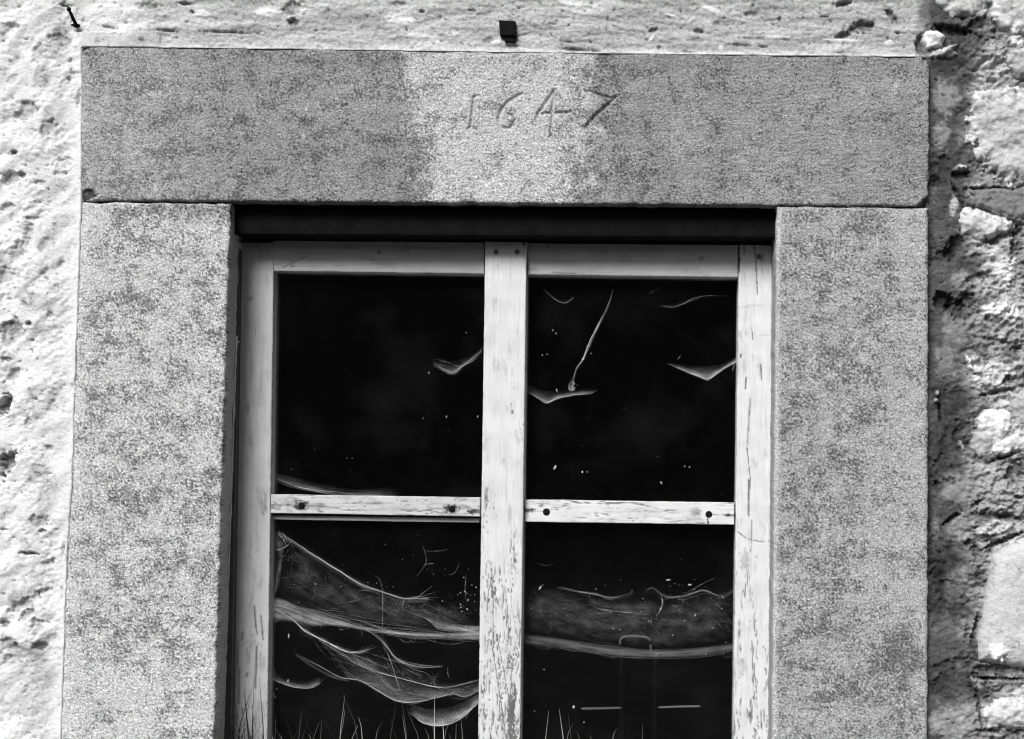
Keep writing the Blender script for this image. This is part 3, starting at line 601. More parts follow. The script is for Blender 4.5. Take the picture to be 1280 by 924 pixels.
for (u, v, Y, r, m, s) in ((620, 315, YF-.012, 3.2, M_SCREW, True), (646.5, 315, YF-.012, 3.2, M_SCREW, True), (949, 321, YF, 3.4, M_SCREW, True), (683, 640, YF+.002, 4.6, M_IRON, False), (886, 643, YF+.002, 4.4, M_IRON, True),
                           (377, 632, YF+.002, 4.2, M_IRON, False), (565, 636.5, YF+.002, 4.2, M_IRON, False)): screw(u, v, Y, r, m, s, 'screw' if s else 'bolt', ang=random.uniform(0, 3))
# paint and plaster flecks stuck on the glass: one uncountable part
V_ = []; Fc = []
def fleck(u, v, r, asp=1, ang=0):
    c = at(u, v, YF+.0275); n = 6; b = len(V_)
    for k in range(n):
        a = 2*math.pi*k/n; x, z = math.cos(a)*r*random.uniform(.6, 1.1), math.sin(a)*r*asp*random.uniform(.6, 1.1)
        V_.append(c+np.array([(x*math.cos(ang)-z*math.sin(ang))*PX, -.0004*random.random(), (x*math.sin(ang)+z*math.cos(ang))*PX]))
    V_.append(c+np.array([0, -.0012, 0]))
    for k in range(n): Fc.append([b+k, b+(k+1) % n, b+n])
for (u, v, r, a, g) in ((694, 584, 1.6, 2.6, -.5), (691, 413, 1.2, 1, 0), (695, 417, 1, 1, 0), (678, 444, 1.1, 1, 0), (684, 443, .9, 1, 0), (558, 521, .9, 2.2, 0), (597, 521, 1, 2, 0), (529, 523, .9, 1, 0), (583, 416, .9, 1, 0), (696, 488, .9, 3, .2), (739, 442, .9, 1, 0), (728, 590, 1.3, 1.3, 0), (734, 590, 1, 1, 0),
                        (822, 571, .9, 1, 0), (827, 604, .9, 2.2, 0), (856, 583, 1, 1, 0), (862, 584, 1.2, .6, 0), (536, 466, 1.3, 1, 0), (826, 603, .8, 2, 0), (717, 884, 1.8, 1.4, 0), (680, 837, 1.1, 1, 0), (361, 795, .9, 4.5, 0), (360, 851, 1., 2.2, 0), (668, 889, 1, 1, 0), (862, 731, 3.4, .35, 0), (835, 725, 3.8, .25, .05), (869, 769, .8, 3.5, -.6), (675, 735, 1.2, 3, -.5), (730, 903, .8, 2, 0), (841, 794, .9, 1, 0)): fleck(u, v, r, a, g)
for _ in range(46):   # upper panes, few
    fleck(random.choice([random.uniform(345, 600), random.uniform(660, 915)]), 620-abs(random.gauss(0, 110)) % 260, random.uniform(.25, .5), random.uniform(.8, 2))
for _ in range(110): fleck(random.uniform(345, 596), random.gauss(725, 30), .2+.5*random.random()**4, random.uniform(.8, 1.8), random.uniform(0, 3))
for _ in range(230): fleck(random.uniform(658, 914), random.gauss(765, 26), .2+.5*random.random()**4, random.uniform(.7, 1.6), random.uniform(0, 3))
for _ in range(26): fleck(random.gauss(341, 3), random.uniform(835, 885), random.uniform(.4, 1), random.uniform(1, 2.4))
for _ in range(14): fleck(random.uniform(575, 596), random.gauss(745, 18), random.uniform(.4, 1), random.uniform(.7, 2.6), random.uniform(0, 3))
M_FLECK = mat('lime_fleck', base=.42, rough=.9)
tag(link('dust_flecks', V_, Fc, M_FLECK, win), kind='stuff')

# ------------------------------------------------------------------ COBWEBS
YW = YF+.020
def web(label, sheets=(), strands=(), extra=None, frays=()):
    Vw = []; Fw = []; Tw = []
    for si, (A, B, dens, opt) in enumerate(sheets):
        n = 90; m_ = max(14, int(opt.get('rows', 44))); A = resample(A, n); B = resample(B, n); sd = opt.get('seed', si*7+3)
        tt = np.linspace(0, 1, m_)[:, None]; ss = np.linspace(0, 1, n)[None, :]
        u = A[None, :, 0]*(1-tt)+B[None, :, 0]*tt; v = A[None, :, 1]*(1-tt)+B[None, :, 1]*tt
        wd = np.hypot(A[:, 0]-B[:, 0], A[:, 1]-B[:, 1])[None, :]
        w = fbm(tt*wd+0*u, ss*220+0*u, opt.get('fib', 2.6), 60, 3, 700+sd, .6); c = fbm(u, v, 26, 18, 3, 720+sd)
        prof = opt.get('prof', 'even')
        if prof == 'low': pr = .15+.85*tt**2.2
        elif prof == 'high': pr = .15+.85*(1-tt)**2
        elif prof == 'haze': pr = np.sin(np.pi*tt)**1.3*np.clip(.8+1.0*fbm(u, v, 14, 11, 3, 730+sd), 0, 2)*sst(0, .12, ss)*sst(1, .85, ss)
        elif prof == 'edges': pr = .35+.65*np.abs(2*tt-1)**2
        else: pr = np.sin(np.pi*np.clip(tt*.8+.1, 0, 1))**.5
        al = dens*pr*np.clip(.85+1.0*w+.9*c, .05, 2)
        ef = opt.get('ends', (1, 1)); al = al*(ef[0]+(1-ef[0])*sst(0, .2, ss))*(ef[1]+(1-ef[1])*sst(1, .8, ss))
        ax = opt.get('along'); 
        if ax: al = al*np.interp(ss, np.linspace(0, 1, len(ax)), ax)
        if prof in ('even',): al = al*sst(0, .3, tt+.12*w)*sst(1, .72, tt+.12*c)
        Yy = YW-.004+.006*np.sin(np.pi*ss)*np.sin(np.pi*tt)
        Pp = at(u, v, YW); Pp[..., 1] = Yy; b = sum(len(x) for x in Vw)
        Vw.append(Pp.reshape(-1, 3)); Tw.append(np.clip(al*.8, 0, .92).reshape(-1)); Fw += (gridfaces(m_, n)+b).tolist()
    paths = []; tones = []
    for pts, r, a in strands:
        n = max(8, int(len(pts)*7)); p = resample(pts, n); p = p+np.stack([0*p[:, 0], .8*fbm(p[:, 0]*1.0, p[:, 1]+len(paths)*7, 14, 14, 3, 77)], -1); P3 = at(p[:, 0], p[:, 1], YW-.003)
        P3[:, 1] += .0015*np.sin(np.linspace(0, 6, n))
        paths.append((P3, r*PX*.36*(1+.35*np.sin(np.linspace(0, 19, n)+len(paths)))*(.25+.75*np.sin(np.pi*np.linspace(.04, .96, n))**.6))); tones.append(a*.5*(.15+.85*np.sin(np.pi*np.linspace(0.02, .98, n))**.7)*np.clip(.8+.9*fbm(np.linspace(0, 60, n), np.zeros(n)+len(paths)*3.3, 7, 7, 2, 5), .1, 1))
    if paths:
        a, b_, c_ = tube_mesh(paths, 4, tones); b = sum(len(x) for x in Vw); Vw.append(np.array(a)); Tw.append(np.array(c_)); Fw += [[i+b for i in f_] for f_ in b_]
    Vw = np.concatenate(Vw); o = link('cobweb', Vw, Fw, M_WEB, None, np.concatenate(Tw))
    return tag(o, label, 'cobweb', 'cobwebs strung across the window panes')
def zl(pts): return [(320+x/3.2533, 640+y/3.2533) for x, y in pts]
def zr(pts): return [(640+x/3.2533, 640+y/3.2533) for x, y in pts]
def zt(pts): return [(600+x/3.765, 340+y/3.765) for x, y in pts]
def tangle(A, B, n, a=.2, seed=0):
    rr = random.Random(seed); A = resample(A, 60); B = resample(B, 60); out = []
    for k in range(n):
        i = rr.randrange(58); j = min(59, max(0, i+int(rr.gauss(4, 9)))); t0 = rr.random()*.6; t1 = t0+rr.uniform(.15, .5)
        p = A[i]*(1-t0)+B[i]*t0; q = A[j]*(1-t1)+B[j]*t1; m_ = (p+q)/2+np.array([rr.gauss(0, 4), abs(rr.gauss(0, 6))])
        out.append(([tuple(p), tuple(m_), tuple(q)], rr.uniform(.35, .7), a*rr.uniform(.2, .9)))
    return out
def bundle(pts, n, spread, r, a, seed=0):
    rr = random.Random(seed); out = []
    for k in range(n):
        o = [rr.gauss(0, spread) for _ in pts]; out.append(([(p[0]+rr.gauss(0, spread*.5), p[1]+oo) for p, oo in zip(pts, o)], r*rr.uniform(.6, 1.2), a*rr.uniform(.5, 1)))
    return out
A_ = zl([(90, 80), (220, 165), (330, 235), (430, 295), (530, 330), (600, 352), (700, 350)])
D_ = zl([(60, 385), (150, 440), (200, 485), (280, 525), (350, 560), (400, 574), (460, 560)])
B_t = zl([(50, 330), (110, 345), (180, 375), (260, 405), (330, 430), (450, 462), (600, 482), (750, 487), (915, 480)]); B_b = zl([(50, 455), (130, 450), (220, 468), (300, 466), (370, 470), (500, 492), (650, 508), (780, 515), (915, 524)])
H_ = zl([(450, 480), (515, 528), (570, 598), (640, 625), (700, 632), (760, 627)])
I_ = zl([(400, 590), (470, 640), (560, 670), (700, 705), (770, 712), (840, 700), (915, 680)])
J_ = zl([(165, 580), (260, 630), (350, 675), (420, 685), (500, 730), (570, 768), (640, 774), (720, 758), (800, 740), (850, 752), (915, 720)])
F_l = zl([(285, 540), (350, 580), (400, 615), (480, 650), (530, 700), (590, 750)])
st = [(A_, 1.7, .8), (D_, 1.8, .85), (H_, 1.2, .6), (I_, 1.3, .7), (J_, 1.3, .65), (F_l, 1.1, .6)]
st += bundle(A_[:6], 4, 1.0, .8, .5, 1)+bundle(D_, 6, 1.3, .7, .6, 2)+bundle(H_, 6, 1.4, .6, .55, 3)+bundle(I_, 3, 1.0, .7, .5, 4)+bundle(J_, 3, 1.0, .7, .4, 5)
st += tangle(A_, B_t, 70, .22, 1)+tangle(D_, F_l, 40, .35, 2)+tangle(B_t, B_b, 60, .35, 3)+tangle(F_l+I_[2:], J_[2:], 70, .3, 4)+tangle(H_, I_[1:5], 30, .3, 5)+tangle(zl([(560, 330), (900, 360)]), zl([(560, 440), (900, 455)]), 40, .2, 6)
for dx, dy in ((740, 325), (720, 305), (745, 345), (690, 315), (730, 360)): st += bundle(zl([(540, 333), (600, 350), (650, 348), (dx, dy)]), 1, .6, .7, .6, dx)
for dx, dy in ((480, 535), (500, 548), (470, 565), (440, 545), (460, 575)): st += bundle(zl([(300, 535), (360, 562), (410, 572), (dx, dy)]), 1, .8, .6, .6, dx)
st += [(zl([(600, 352), (598, 372), (592, 388)]), 1.0, .6), (zl([(350, 565), (450, 600), (530, 632), (545, 612)]), .9, .5), (zl([(460, 575), (540, 600), (620, 622)]), .7, .4), (zl([(490, 645), (560, 720), (600, 755)]), .8, .4), (zl([(540, 590), (640, 640), (700, 660), (745, 720), (800, 742)]), .7, .35),
       (zl([(50, 140), (90, 155), (130, 135), (148, 112)]), 1.4, .55), (zl([(85, 85), (110, 110), (125, 135)]), 2.2, .5), (zl([(105, 80), (120, 105), (132, 128)]), 1.4, .4), (zl([(670, 125), (685, 160), (690, 210), (650, 265)]), .8, .35), (zl([(680, 158), (740, 160), (790, 148)]), .7, .25), (zl([(690, 212), (725, 208)]), 1.0, .4),
       (zl([(780, 255), (805, 250), (830, 205)]), .8, .3), (zl([(855, 250), (850, 310), (855, 360)]), 1.3, .3), (zl([(415, 318), (470, 322)]), .7, .45), (zl([(780, 628), (780, 655), (788, 680)]), .7, .5), (zl([(130, 490), (132, 518)]), 1.0, .4), (zl([(50, 400), (75, 330), (90, 250), (105, 190)]), 2.2, .15), (zl([(320, 375), (400, 362), (470, 340)]), .7, .25)]
st += bundle(zl([(60, 370), (200, 400), (400, 450), (600, 485), (915, 505)]), 14, 4.5, .7, .3, 9)
sh = [(B_t, B_b, .46, dict(prof='even', seed=1, fib=4, along=(.9, .8, .85, .8, .8, .75, .7, .7))), (zl([(600, 398), (700, 425), (750, 440), (830, 455), (915, 455)]), zl([(720, 440), (745, 470), (752, 484), (830, 490), (915, 500)]), .34, dict(prof='even', seed=2, rows=16)),
      (D_, F_l[:1]+zl([(330, 570), (400, 612), (450, 640), (480, 650), (500, 655), (520, 640)]), .15, dict(prof='haze', seed=3)), (zl([(350, 570), (450, 590), (560, 630), (700, 660), (780, 690), (915, 690)]), J_[2:], .16, dict(prof='low', seed=4, ends=(0, 1), fib=4, rows=60)),
      (zl([(140, 90), (260, 165), (400, 280), (540, 330), (700, 350), (900, 440)]), zl([(60, 350), (180, 370), (320, 425), (480, 460), (640, 480), (915, 470)]), .06, dict(prof='haze', seed=5, fib=9)),
      (zl([(50, 60), (80, 160), (75, 260), (60, 380)]), zl([(130, 110), (112, 190), (100, 280), (70, 370)]), .14, dict(prof='haze', seed=6)),
      (zl([(130, 520), (180, 585), (300, 650), (380, 680)]), zl([(150, 570), (200, 610), (300, 668), (380, 690)]), .10, dict(prof='low', seed=8, ends=(0, 1))),
      (A_, [(p[0]+1, p[1]+5) for p in A_], .25, dict(prof='high', seed=9, rows=14))]
web('large layered cobweb sagging across the lower left pane', sh, st)
web('small cobweb hammock low at the left edge of the lower left pane', [(zl([(55, 640), (130, 680), (200, 690), (262, 672)]), zl([(50, 672), (130, 706), (205, 717), (262, 700)]), .22, dict(prof='low'))], [(zl([(50, 673), (130, 706), (205, 717), (250, 706), (275, 678)]), 1.2, .5)])
web('pale curved cobweb against the foot of the mullion above the grass', [(zl([(620, 770), (700, 800), (800, 790), (902, 740)]), zl([(620, 812), (680, 858), (740, 870), (800, 858), (850, 828), (905, 775)]), .42, dict(prof='low', ends=(0, 1), seed=12, fib=5, rows=60))],
    [(zl([(620, 812), (680, 858), (740, 870), (800, 858), (850, 828), (905, 775)]), 1.3, .5)]+bundle(zl([(630, 815), (680, 852), (740, 864), (800, 850), (850, 820), (905, 775)]), 5, 1.5, .7, .4, 14)+bundle(zl([(850, 825), (885, 795), (905, 775)]), 5, 2.2, 1.2, .5, 15))
web('single kinked silk thread hanging down the middle of the lower left pane', [], [(zl([(482, 256), (500, 272), (512, 310), (516, 400), (514, 520)]), .9, .45), (zl([(514, 525), (548, 610), (575, 690), (595, 752)]), 1.1, .65)])
P_t = zr([(15, 488), (150, 502), (300, 527), (450, 548), (600, 556), (750, 548), (915, 530)]); P_b = zr([(15, 538), (200, 556), (400, 586), (560, 595), (700, 594), (800, 586), (915, 568)])
Q1 = zr([(180, 305), (240, 315), (300, 330), (340, 335), (400, 347), (460, 340), (492, 328)]); Q2 = zr([(540, 322), (570, 310), (605, 335), (640, 347), (700, 340), (780, 320), (850, 342), (912, 312)])
web('broad dusty cobweb belt slung across the lower right pane', [(P_t, P_b, .12, dict(prof='even', seed=20, fib=3)), (zr([(15, 300), (150, 300), (350, 340), (600, 345), (800, 320), (915, 300)]), P_t, .07, dict(prof='haze', seed=21, fib=12)),
     (zr([(300, 340), (420, 360), (520, 360), (600, 360)]), zr([(310, 372), (400, 400), (480, 412), (580, 420)]), .07, dict(prof='haze', seed=22)), (P_t, [(p[0], p[1]+8) for p in P_t], .05, dict(prof='even', seed=24, rows=14))],
    [(Q1, 1.1, .45), (Q2, 1.1, .45), (zr([(605, 335), (612, 365), (605, 395), (585, 424)]), 2.4, .5), (zr([(310, 373), (335, 385), (360, 396), (430, 405), (560, 416)]), 1.3, .45), (zr([(700, 335), (760, 300), (820, 270)]), .8, .3), (zr([(565, 430), (565, 460)]), 1.6, .35), (zr([(110, 318), (130, 290)]), 1.2, .4), (zr([(95, 205), (130, 218), (175, 212)]), .8, .12), (zr([(850, 340), (862, 350)]), 2.2, .4), (zr([(640, 385), (690, 380)]), 1.2, .25), (P_b, .8, .2)]+bundle(Q1, 4, 1.6, .6, .3, 21)+bundle(Q2, 4, 1.8, .6, .3, 22)+bundle(zr([(20, 515), (200, 530), (400, 565), (600, 578), (915, 552)]), 10, 3, .6, .12, 23)+tangle(zr([(20, 290), (300, 330), (600, 335), (915, 290)]), P_t, 110, .18, 24)+tangle(P_t, P_b, 40, .2, 25))
web('small feathery cobweb hooked to the mullion in the upper left pane', [([(548, 446), (565, 452), (585, 446), (602, 438)], [(540, 457), (562, 467), (576, 460), (602, 440)], .20, dict(prof='low', ends=(0, 1), rows=16))],
    bundle([(541, 455), (555, 462), (566, 467), (578, 457), (592, 448), (602, 437)], 8, 1.6, .6, .5, 31)+[([(538, 448), (556, 452), (576, 458), (590, 448)], .6, .3)])
web('faint long cobweb rising above the left glazing bar', [([(337, 588), (380, 600), (440, 612), (500, 608)], [(337, 594), (372, 609), (430, 620), (500, 620)], .22, dict(prof='low', ends=(1, 0), rows=16))], [([(337, 595), (360, 605), (390, 612), (440, 617)], 1.1, .5), ([(337, 598), (362, 608), (400, 616)], .8, .3)])
E_ = zt([(628, 80), (600, 160), (560, 240), (520, 320), (500, 370), (485, 410), (455, 455), (438, 510), (432, 545)])
e = web('twisted hanging cobweb strand ending in a knot in the upper right pane', [(zt([(628, 80), (598, 165), (556, 235), (515, 325), (495, 370), (480, 410)]), zt([(628, 80), (606, 170), (568, 245), (526, 335), (505, 380), (490, 415)]), .35, dict(prof='even', rows=14, along=(.4, .5, .6, 1, 1, 1)))],
    [(E_, 1.5, .5)]+bundle(E_[2:], 5, .9, .8, .45, 41)+[(zt([(500, 355), (512, 345), (520, 350)]), 2.5, .5)]+bundle(zt([(425, 515), (445, 520), (430, 545), (445, 555), (420, 550), (425, 520)]), 7, 1.4, .8, .6, 43)+[(zt([(478, 412), (490, 411)]), 3.2, .9)])
web('bright hammock shaped cobweb beside the mullion in the upper right pane', [(zt([(215, 520), (300, 560), (400, 560), (540, 545)]), zt([(208, 560), (255, 585), (315, 616), (370, 592), (450, 578), (520, 574), (552, 556)]), .26, dict(prof='low', seed=44, ends=(1, 0), rows=16))],
    [(zt([(208, 560), (255, 582), (300, 612), (318, 616), (370, 594), (450, 578), (520, 574), (548, 556)]), 1.3, .8)]+bundle(zt([(250, 578), (300, 608), (318, 612), (370, 590), (450, 576)]), 4, 1.0, .9, .6, 45))
web('sagging cobweb fixed to the right stile in the upper right pane', [(zt([(890, 428), (980, 440), (1080, 445), (1150, 430), (1208, 400)]), zt([(900, 440), (980, 475), (1070, 507), (1130, 470), (1208, 425)]), .42, dict(prof='low', seed=46, ends=(.2, 1), rows=18))],
    [(zt([(880, 430), (960, 465), (1030, 492), (1072, 505), (1100, 490), (1150, 455), (1205, 415)]), 1.2, .7)]+bundle(zt([(930, 450), (1020, 480), (1072, 500), (1110, 478), (1205, 415)]), 5, 1.6, .7, .5, 47)+[(zt([(1188, 465), (1198, 430)]), 1.6, .4), (zt([(930, 412), (945, 395)]), 1.3, .35)])
web('faint curved cobweb near the top left of the upper right pane', [(zt([(300, 80), (350, 120), (390, 135), (440, 115)]), zt([(300, 84), (350, 128), (395, 150), (442, 125)]), .16, dict(prof='low', rows=14))], [(zt([(300, 82), (345, 122), (390, 146), (425, 140), (442, 122)]), 1.2, .25)])
web('faint wavy cobweb near the top right of the upper right pane', [(zt([(840, 150), (900, 152), (960, 135), (1050, 110)]), zt([(840, 160), (910, 168), (965, 150), (1050, 118)]), .12, dict(prof='low', rows=14, ends=(0, 0)))], [(zt([(840, 160), (905, 166), (960, 148), (1000, 125), (1060, 114), (1165, 112)]), 1.1, .25), (zt([(870, 50), (830, 85), (780, 112)]), .8, .1)])

# ------------------------------------------------------------------ IRON in the wall
def block(name, u, v, w, h, Y, dep, m, parent=None, rot=0, skew=0):
    c = at(u, v, 0.); V_ = []; n = 3
    for y_, s in ((Y, .86), (Y+.002, 1), (Y+dep, 1)):
        for sx, sz in ((-1, -1), (1, -1), (1, 1), (-1, 1)):
            x, z = sx*w*s*PX/2+sz*skew*PX, sz*h*s*PX/2; V_.append([c[0]+x*math.cos(rot)-z*math.sin(rot), y_, c[2]+x*math.sin(rot)+z*math.cos(rot)])
    Fc = [[0, 1, 2, 3]]+[[a+k, a+(k+1) % 4, a+4+(k+1) % 4, a+4+k] for a in (0, 4) for k in range(4)]+[[11, 10, 9, 8]]
    return link(name, V_, [f_[::-1] for f_ in Fc], m, parent, smooth=False)
c = at(635, 40, 0.)
peg = empty('iron_peg', (c[0], 0, c[2]), 'square black iron peg driven into the plaster above the lintel', 'iron peg')
block('shank', 635, 37, 21, 20, -.008, .05, M_IRON, peg, rot=-.06, skew=-1.5)
block('flange', 638, 49, 13, 9, -.004, .03, M_IRON, peg, rot=-.05)
p = [(86, 12), (89, 18), (92, 25), (95, 31)]
V_, Fc, _ = tube_mesh([(np.array([at(*q, y) for q, y in zip(p, (-.022, -.018, -.013, .012))]), [.0017, .0024, .0027, .0035]), (np.array([at(86.3, 11, -.0245), at(86, 12, -.022)]), [.0030, .0034]),
                       (np.array([at(89, 31, -.0005), at(95, 32, -.003), at(100, 32.5, .0)]), [.0012, .0036, .0016])], 8)
tag(link('iron_nail', V_, Fc, M_IRON, None), 'bent black iron nail sticking out of the plaster at the upper left', 'nail')

# ------------------------------------------------------------------ inside the room
YB = .25
x0, x1 = float(at(-300, 500)[0]), float(at(1600, 500)[0]); z0, z1 = GZ-.02, float(at(640, -350)[2]); yb = 3.0
hx0, hx1 = float(at(150, 500)[0]), float(at(1080, 500)[0]); hz1 = float(at(640, 180)[2]); hz0 = float(at(640, 1120)[2])
V_ = [(x0, YB, z0), (x1, YB, z0), (x1, YB, z1), (x0, YB, z1), (x0, yb, z0), (x1, yb, z0), (x1, yb, z1), (x0, yb, z1), (hx0, YB, hz0), (hx1, YB, hz0), (hx1, YB, hz1), (hx0, YB, hz1)]
Fc = [[0, 1, 9, 8], [1, 2, 10, 9], [2, 3, 11, 10], [3, 0, 8, 11], [4, 5, 6, 7], [0, 4, 7, 3], [1, 2, 6, 5], [0, 1, 5, 4], [3, 7, 6, 2]]
tag(link('room_interior', V_, Fc, M_ROOM, None, smooth=False), kind='structure')
YI = .55
def pi3(u, v, Y=YI): return at(u, v, Y)
c = pi3(795, 1000); rack = empty('metal_rack', (c[0], YI, GZ-.02), 'dim metal frame with arched handle and two level pale bars behind the lower right pane', 'metal rack')
def tpart(name, pts, r, m):
    q = resample([tuple(pi3(*p)) for p in pts], max(8, len(pts)*6)); V_, Fc, _ = tube_mesh([(q, r)], 8); return link(name, V_, Fc, m, rack)
tpart('handle', [(775, 806), (776, 799), (782, 796), (796, 795.5), (808, 797), (813, 801)], .0021, M_STEEL)
tpart('handle_end', [(813.5, 806), (813.5, 813)], .0020, M_STEEL)
def bar(u0, u1, v, y0=YI):
    a = pi3(u0, v-1.5, y0); b = pi3(u1, v-2.2, y0)
    V_ = []
    for p_ in (a, b):
        for dy, dz in ((0, 0), (0, -.0035), (.02, -.0035), (.02, .004)): V_.append(p_+np.array([0, dy, dz]))
    return link('bar', V_, [[0, 1, 5, 4], [1, 2, 6, 5], [2, 3, 7, 6], [3, 0, 4, 7], [3, 2, 1, 0], [4, 5, 6, 7]], M_STEEL, rack, smooth=False)
tpart('bar', [(726, 886), (745, 885.8), (777, 885)], [.0006]+[.0022]*16+[.0006], M_BAR); tpart('bar', [(822, 884.5), (850, 883.5), (876, 883)], [.0004]+[.0019]*16+[.0006], M_BAR)
for (uu) in (777, 819):
    zf = GZ-.02; a = pi3(uu, 812); n = 8
    V_, Fc, _ = tube_mesh([(np.array([[a[0], YI+.006, a[2]+(zf-a[2])*k/n] for k in range(n+1)]), .005)], 8); link('leg', V_, Fc, M_DARKM, rack)

# ------------------------------------------------------------------ GROUND and grass
gx = np.concatenate([np.linspace(-120, -6, 14), np.linspace(-5, 5, 40), np.linspace(6, 120, 14)])
gy = np.concatenate([np.linspace(-160, -14, 14), np.linspace(-13, -5, 24), np.linspace(-4.5, .12, 60)])
X, Y_ = np.meshgrid(gx, gy)
Z = GZ+sst(-6, -12, Y_)*(3.4+.5*fbm(X, Y_, 3, 3, 3, 3))+.02*fbm(X, Y_, .8, .8, 3, 5)*(Y_ < -.3)  # unseen bank behind the camera, added so the panes mirror it instead of sky
Vg = np.stack([X, Y_, Z], -1).reshape(-1, 3)
tag(link('ground', Vg, gridfaces(len(gy), len(gx))[:, ::-1], M_GROUND, None), kind='structure')
def blade_mesh(blades):
    V_ = []; Fc = []; T_ = []
    for tip, low, Yb, w, tone, bend in blades:
        # the blade runs from the ground to its tip through the visible stretch
        dx = (low[0]-tip[0])/max(6, (low[1]-tip[1])); base = (low[0]+dx*.35*(1148-low[1]), 1148)
        pts = resample([base, ((low[0]+base[0])/2+bend, (low[1]+base[1])/2), low, ((low[0]+tip[0])/2-bend*.25, (low[1]+tip[1])/2), tip], 16)
        n = 16; b = len(V_)
        for i, (u, v) in enumerate(pts):
            t = i/(n-1); ww = w*PX*(1-t**3.0)*.5+.00008; P_ = at(u, v, Yb+.012*math.sin(t*2.5))
            dirx = pts[min(i+1, n-1)]-pts[max(i-1, 0)]; L = math.hypot(*dirx)+1e-9; nx, nz = dirx[1]/L, dirx[0]/L
            for sgn, yy in ((-1, 0), (0, -.35*ww*2), (1, 0)): V_.append(P_+np.array([sgn*ww*abs(nx) if True else 0, yy, sgn*ww*nz])); T_.append(tone)
        for i in range(n-1):
            for k in range(2): Fc.append([b+i*3+k, b+i*3+k+1, b+(i+1)*3+k+1, b+(i+1)*3+k])
    return V_, Fc, T_
YG = .045
pale = [((431, 869), (425, 924), YG, 1.7, .30, 0), ((361, 894), (388, 922), YG, 1.6, .22, 3), ((448, 896), (452, 914), YG, 1.8, .45, 0), ((460, 898), (442, 918), YG, 1.8, .35, 0), ((479, 901), (470, 922), YG, 1.5, .25, 0), ((543, 868), (543, 924), YG, 1.7, .5, 0), ((553, 898), (554.5, 924), YG, 2.4, .6, 0),
        ((571, 880), (556, 921), YG, 1.3, .16, 2), ((495, 880), (488, 924), YG, 1.2, .07, 0), ((503, 880), (508, 924), YG, 1.6, .10, -2), ((508, 884), (523, 924), YG, 1.4, .12, 0), ((576, 899), (578, 924), YG, 1.5, .30, 0), ((531, 910), (536, 924), YG, 1.4, .3, 0), ((407, 898), (397, 908), YG, 1.3, .15, 0), ((348, 917), (352, 924), YG, 1.5, .4, 0), ((336, 915), (341, 924), YG, 1.5, .5, 0),
        ((686, 888), (682, 924), YG, 1.5, .38, 0), ((699, 886), (704, 924), YG, 1.8, .50, 0), ((717, 904), (709, 924), YG, 1.4, .30, 0), ((710, 892), (714, 924), YG, 1.1, .08, 0), ((771, 910), (766, 924), YG, 1.6, .40, 0), ((803, 905), (803, 924), YG, 1.1, .15, 0), ((734, 917), (739, 924), YG, 1.4, .3, 0), ((721, 915), (724, 924), YG, 1.2, .2, 0)]
rg = random.Random(5)
for k in range(34):
    u = rg.uniform(340, 592); v = 990-130*rg.random()**.5+rg.uniform(0, 60); l = rg.gauss(0, .45)
    pale.append(((u, v), (u+l*45, v+45), YG+rg.uniform(-.012, .02), rg.uniform(.9, 1.6), rg.choice((.05, .08, .12, .3)), rg.uniform(-4, 4)))
for k in range(14):
    u = rg.uniform(660, 912); v = rg.uniform(918, 990); l = rg.uniform(-.3, .3)
    pale.append(((u, v), (u+l*45, v+45), YG, rg.uniform(.9, 1.5), rg.choice((.06, .1, .3)), rg.uniform(-4, 4)))
dark = [((305, 858), (311, 924), YG, 4.6, .02, 1), ((319, 847), (299, 914), YG, 2.8, .02, 2), ((317, 858), (315.5, 918), YG, 3.4, .02, 0), ((324, 846), (329, 914), YG, 2.5, .02, -1), ((288, 877), (298, 912), YG, 2.7, .02, 0), ((316, 858), (303, 924), YG-.004, 1.4, .02, 2), ((293, 905), (289, 924), YG, 2, .02, 0), ((298, 908), (304, 930), YG, 2.2, .02, 0)]
for k in range(84):
    u = rg.uniform(284, 345) if k % 4 else rg.uniform(330, 400); v = rg.triangular(880, 940, 925); l = rg.uniform(-.6, .6)
    dark.append(((u, v), (u+l*40, v+40), YG+rg.uniform(-.015, .02), rg.uniform(1.6, 3.4), rg.choice((.015, .02, .03)), rg.uniform(-12, 12)))
V_, Fc, T_ = blade_mesh(pale); tag(link('dry_grass', V_, Fc, M_GRASS, None, T_), 'sparse pale dry grass blades standing in front of the lower panes', 'dry grass', kind='stuff')
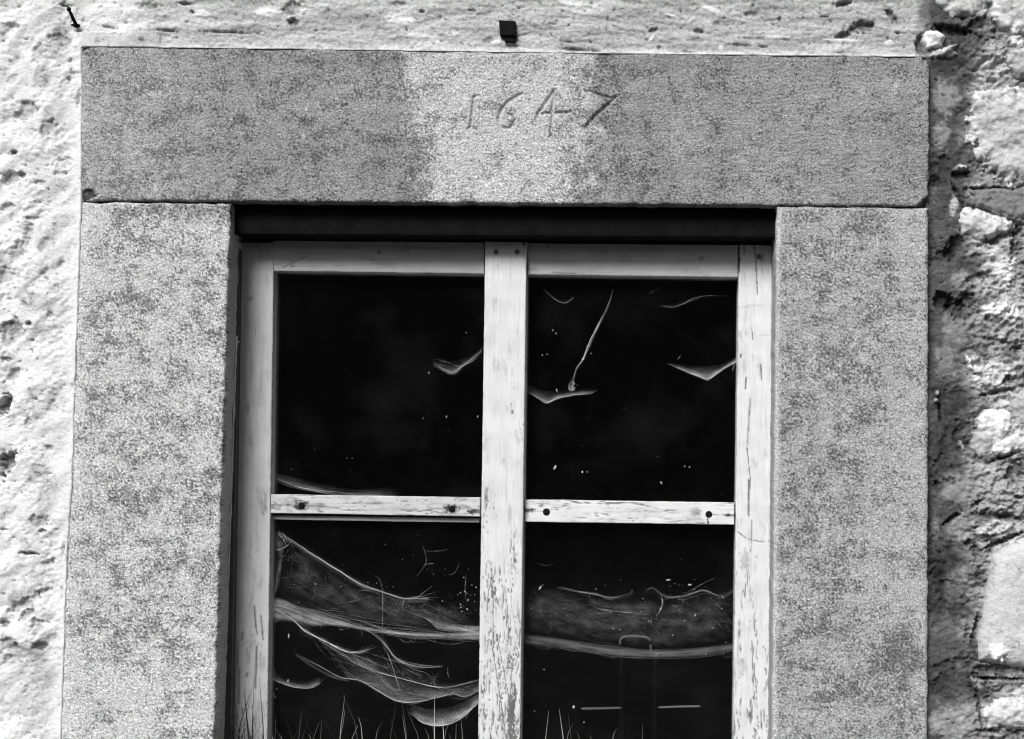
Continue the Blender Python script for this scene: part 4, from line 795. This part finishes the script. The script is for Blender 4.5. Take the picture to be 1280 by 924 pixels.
V_, Fc, T_ = blade_mesh(dark); tag(link('grass', V_, Fc, M_GRASS, None, T_), 'dark tangled grass at the foot of the left stile', 'grass', kind='stuff')

# ------------------------------------------------------------------ LIGHT, CAMERA, RENDER
EL, AZ = 39, 22
w = bpy.data.worlds.new('World'); bpy.context.scene.world = w; w.use_nodes = True; n = w.node_tree; n.nodes.clear()
out = n.nodes.new('ShaderNodeOutputWorld'); bg = n.nodes.new('ShaderNodeBackground'); sky = n.nodes.new('ShaderNodeTexSky'); bw = n.nodes.new('ShaderNodeRGBToBW')
sky.sky_type = 'NISHITA'; sky.sun_disc = False; sky.sun_elevation = R(EL); sky.sun_rotation = R(180+AZ); sky.dust_density = 3
n.links.new(sky.outputs[0], bw.inputs[0]); n.links.new(bw.outputs[0], bg.inputs[0]); n.links.new(bg.outputs[0], out.inputs[0]); bg.inputs[1].default_value = .05
sl = bpy.data.lights.new('sun', 'SUN'); sl.energy = 3.0; sl.angle = R(24); sl.color = (1, 1, 1)
so = bpy.data.objects.new('sun', sl); C.objects.link(so)
from mathutils import Vector, Matrix
sd = Vector((-math.sin(R(AZ))*math.cos(R(EL)), -math.cos(R(AZ))*math.cos(R(EL)), math.sin(R(EL))))
so.rotation_euler = (-sd).to_track_quat('-Z', 'Y').to_euler(); so.location = sd*5
cd = bpy.data.cameras.new('camera'); co = bpy.data.objects.new('camera', cd); C.objects.link(co)
cd.sensor_width = 36; cd.sensor_fit = 'HORIZONTAL'; cd.lens = 36*F/1280; cd.clip_start = .05; cd.clip_end = 1000
Mx = Matrix([list(r)+[0] for r in ROT.tolist()]+[[0, 0, 0, 1]]); Mx.translation = Vector((0, -D, 0)); co.matrix_world = Mx
sc = bpy.context.scene; sc.camera = co
sc.render.engine = 'CYCLES'; sc.cycles.max_bounces = 8; sc.cycles.pixel_filter_type = 'BLACKMAN_HARRIS'; sc.cycles.filter_width = 1.15; sc.cycles.transparent_max_bounces = 24
sc.view_settings.view_transform = 'Standard'; sc.view_settings.look = 'None'; sc.view_settings.exposure = .6; sc.view_settings.gamma = 1
sc.render.resolution_x = 1024; sc.render.resolution_y = 739
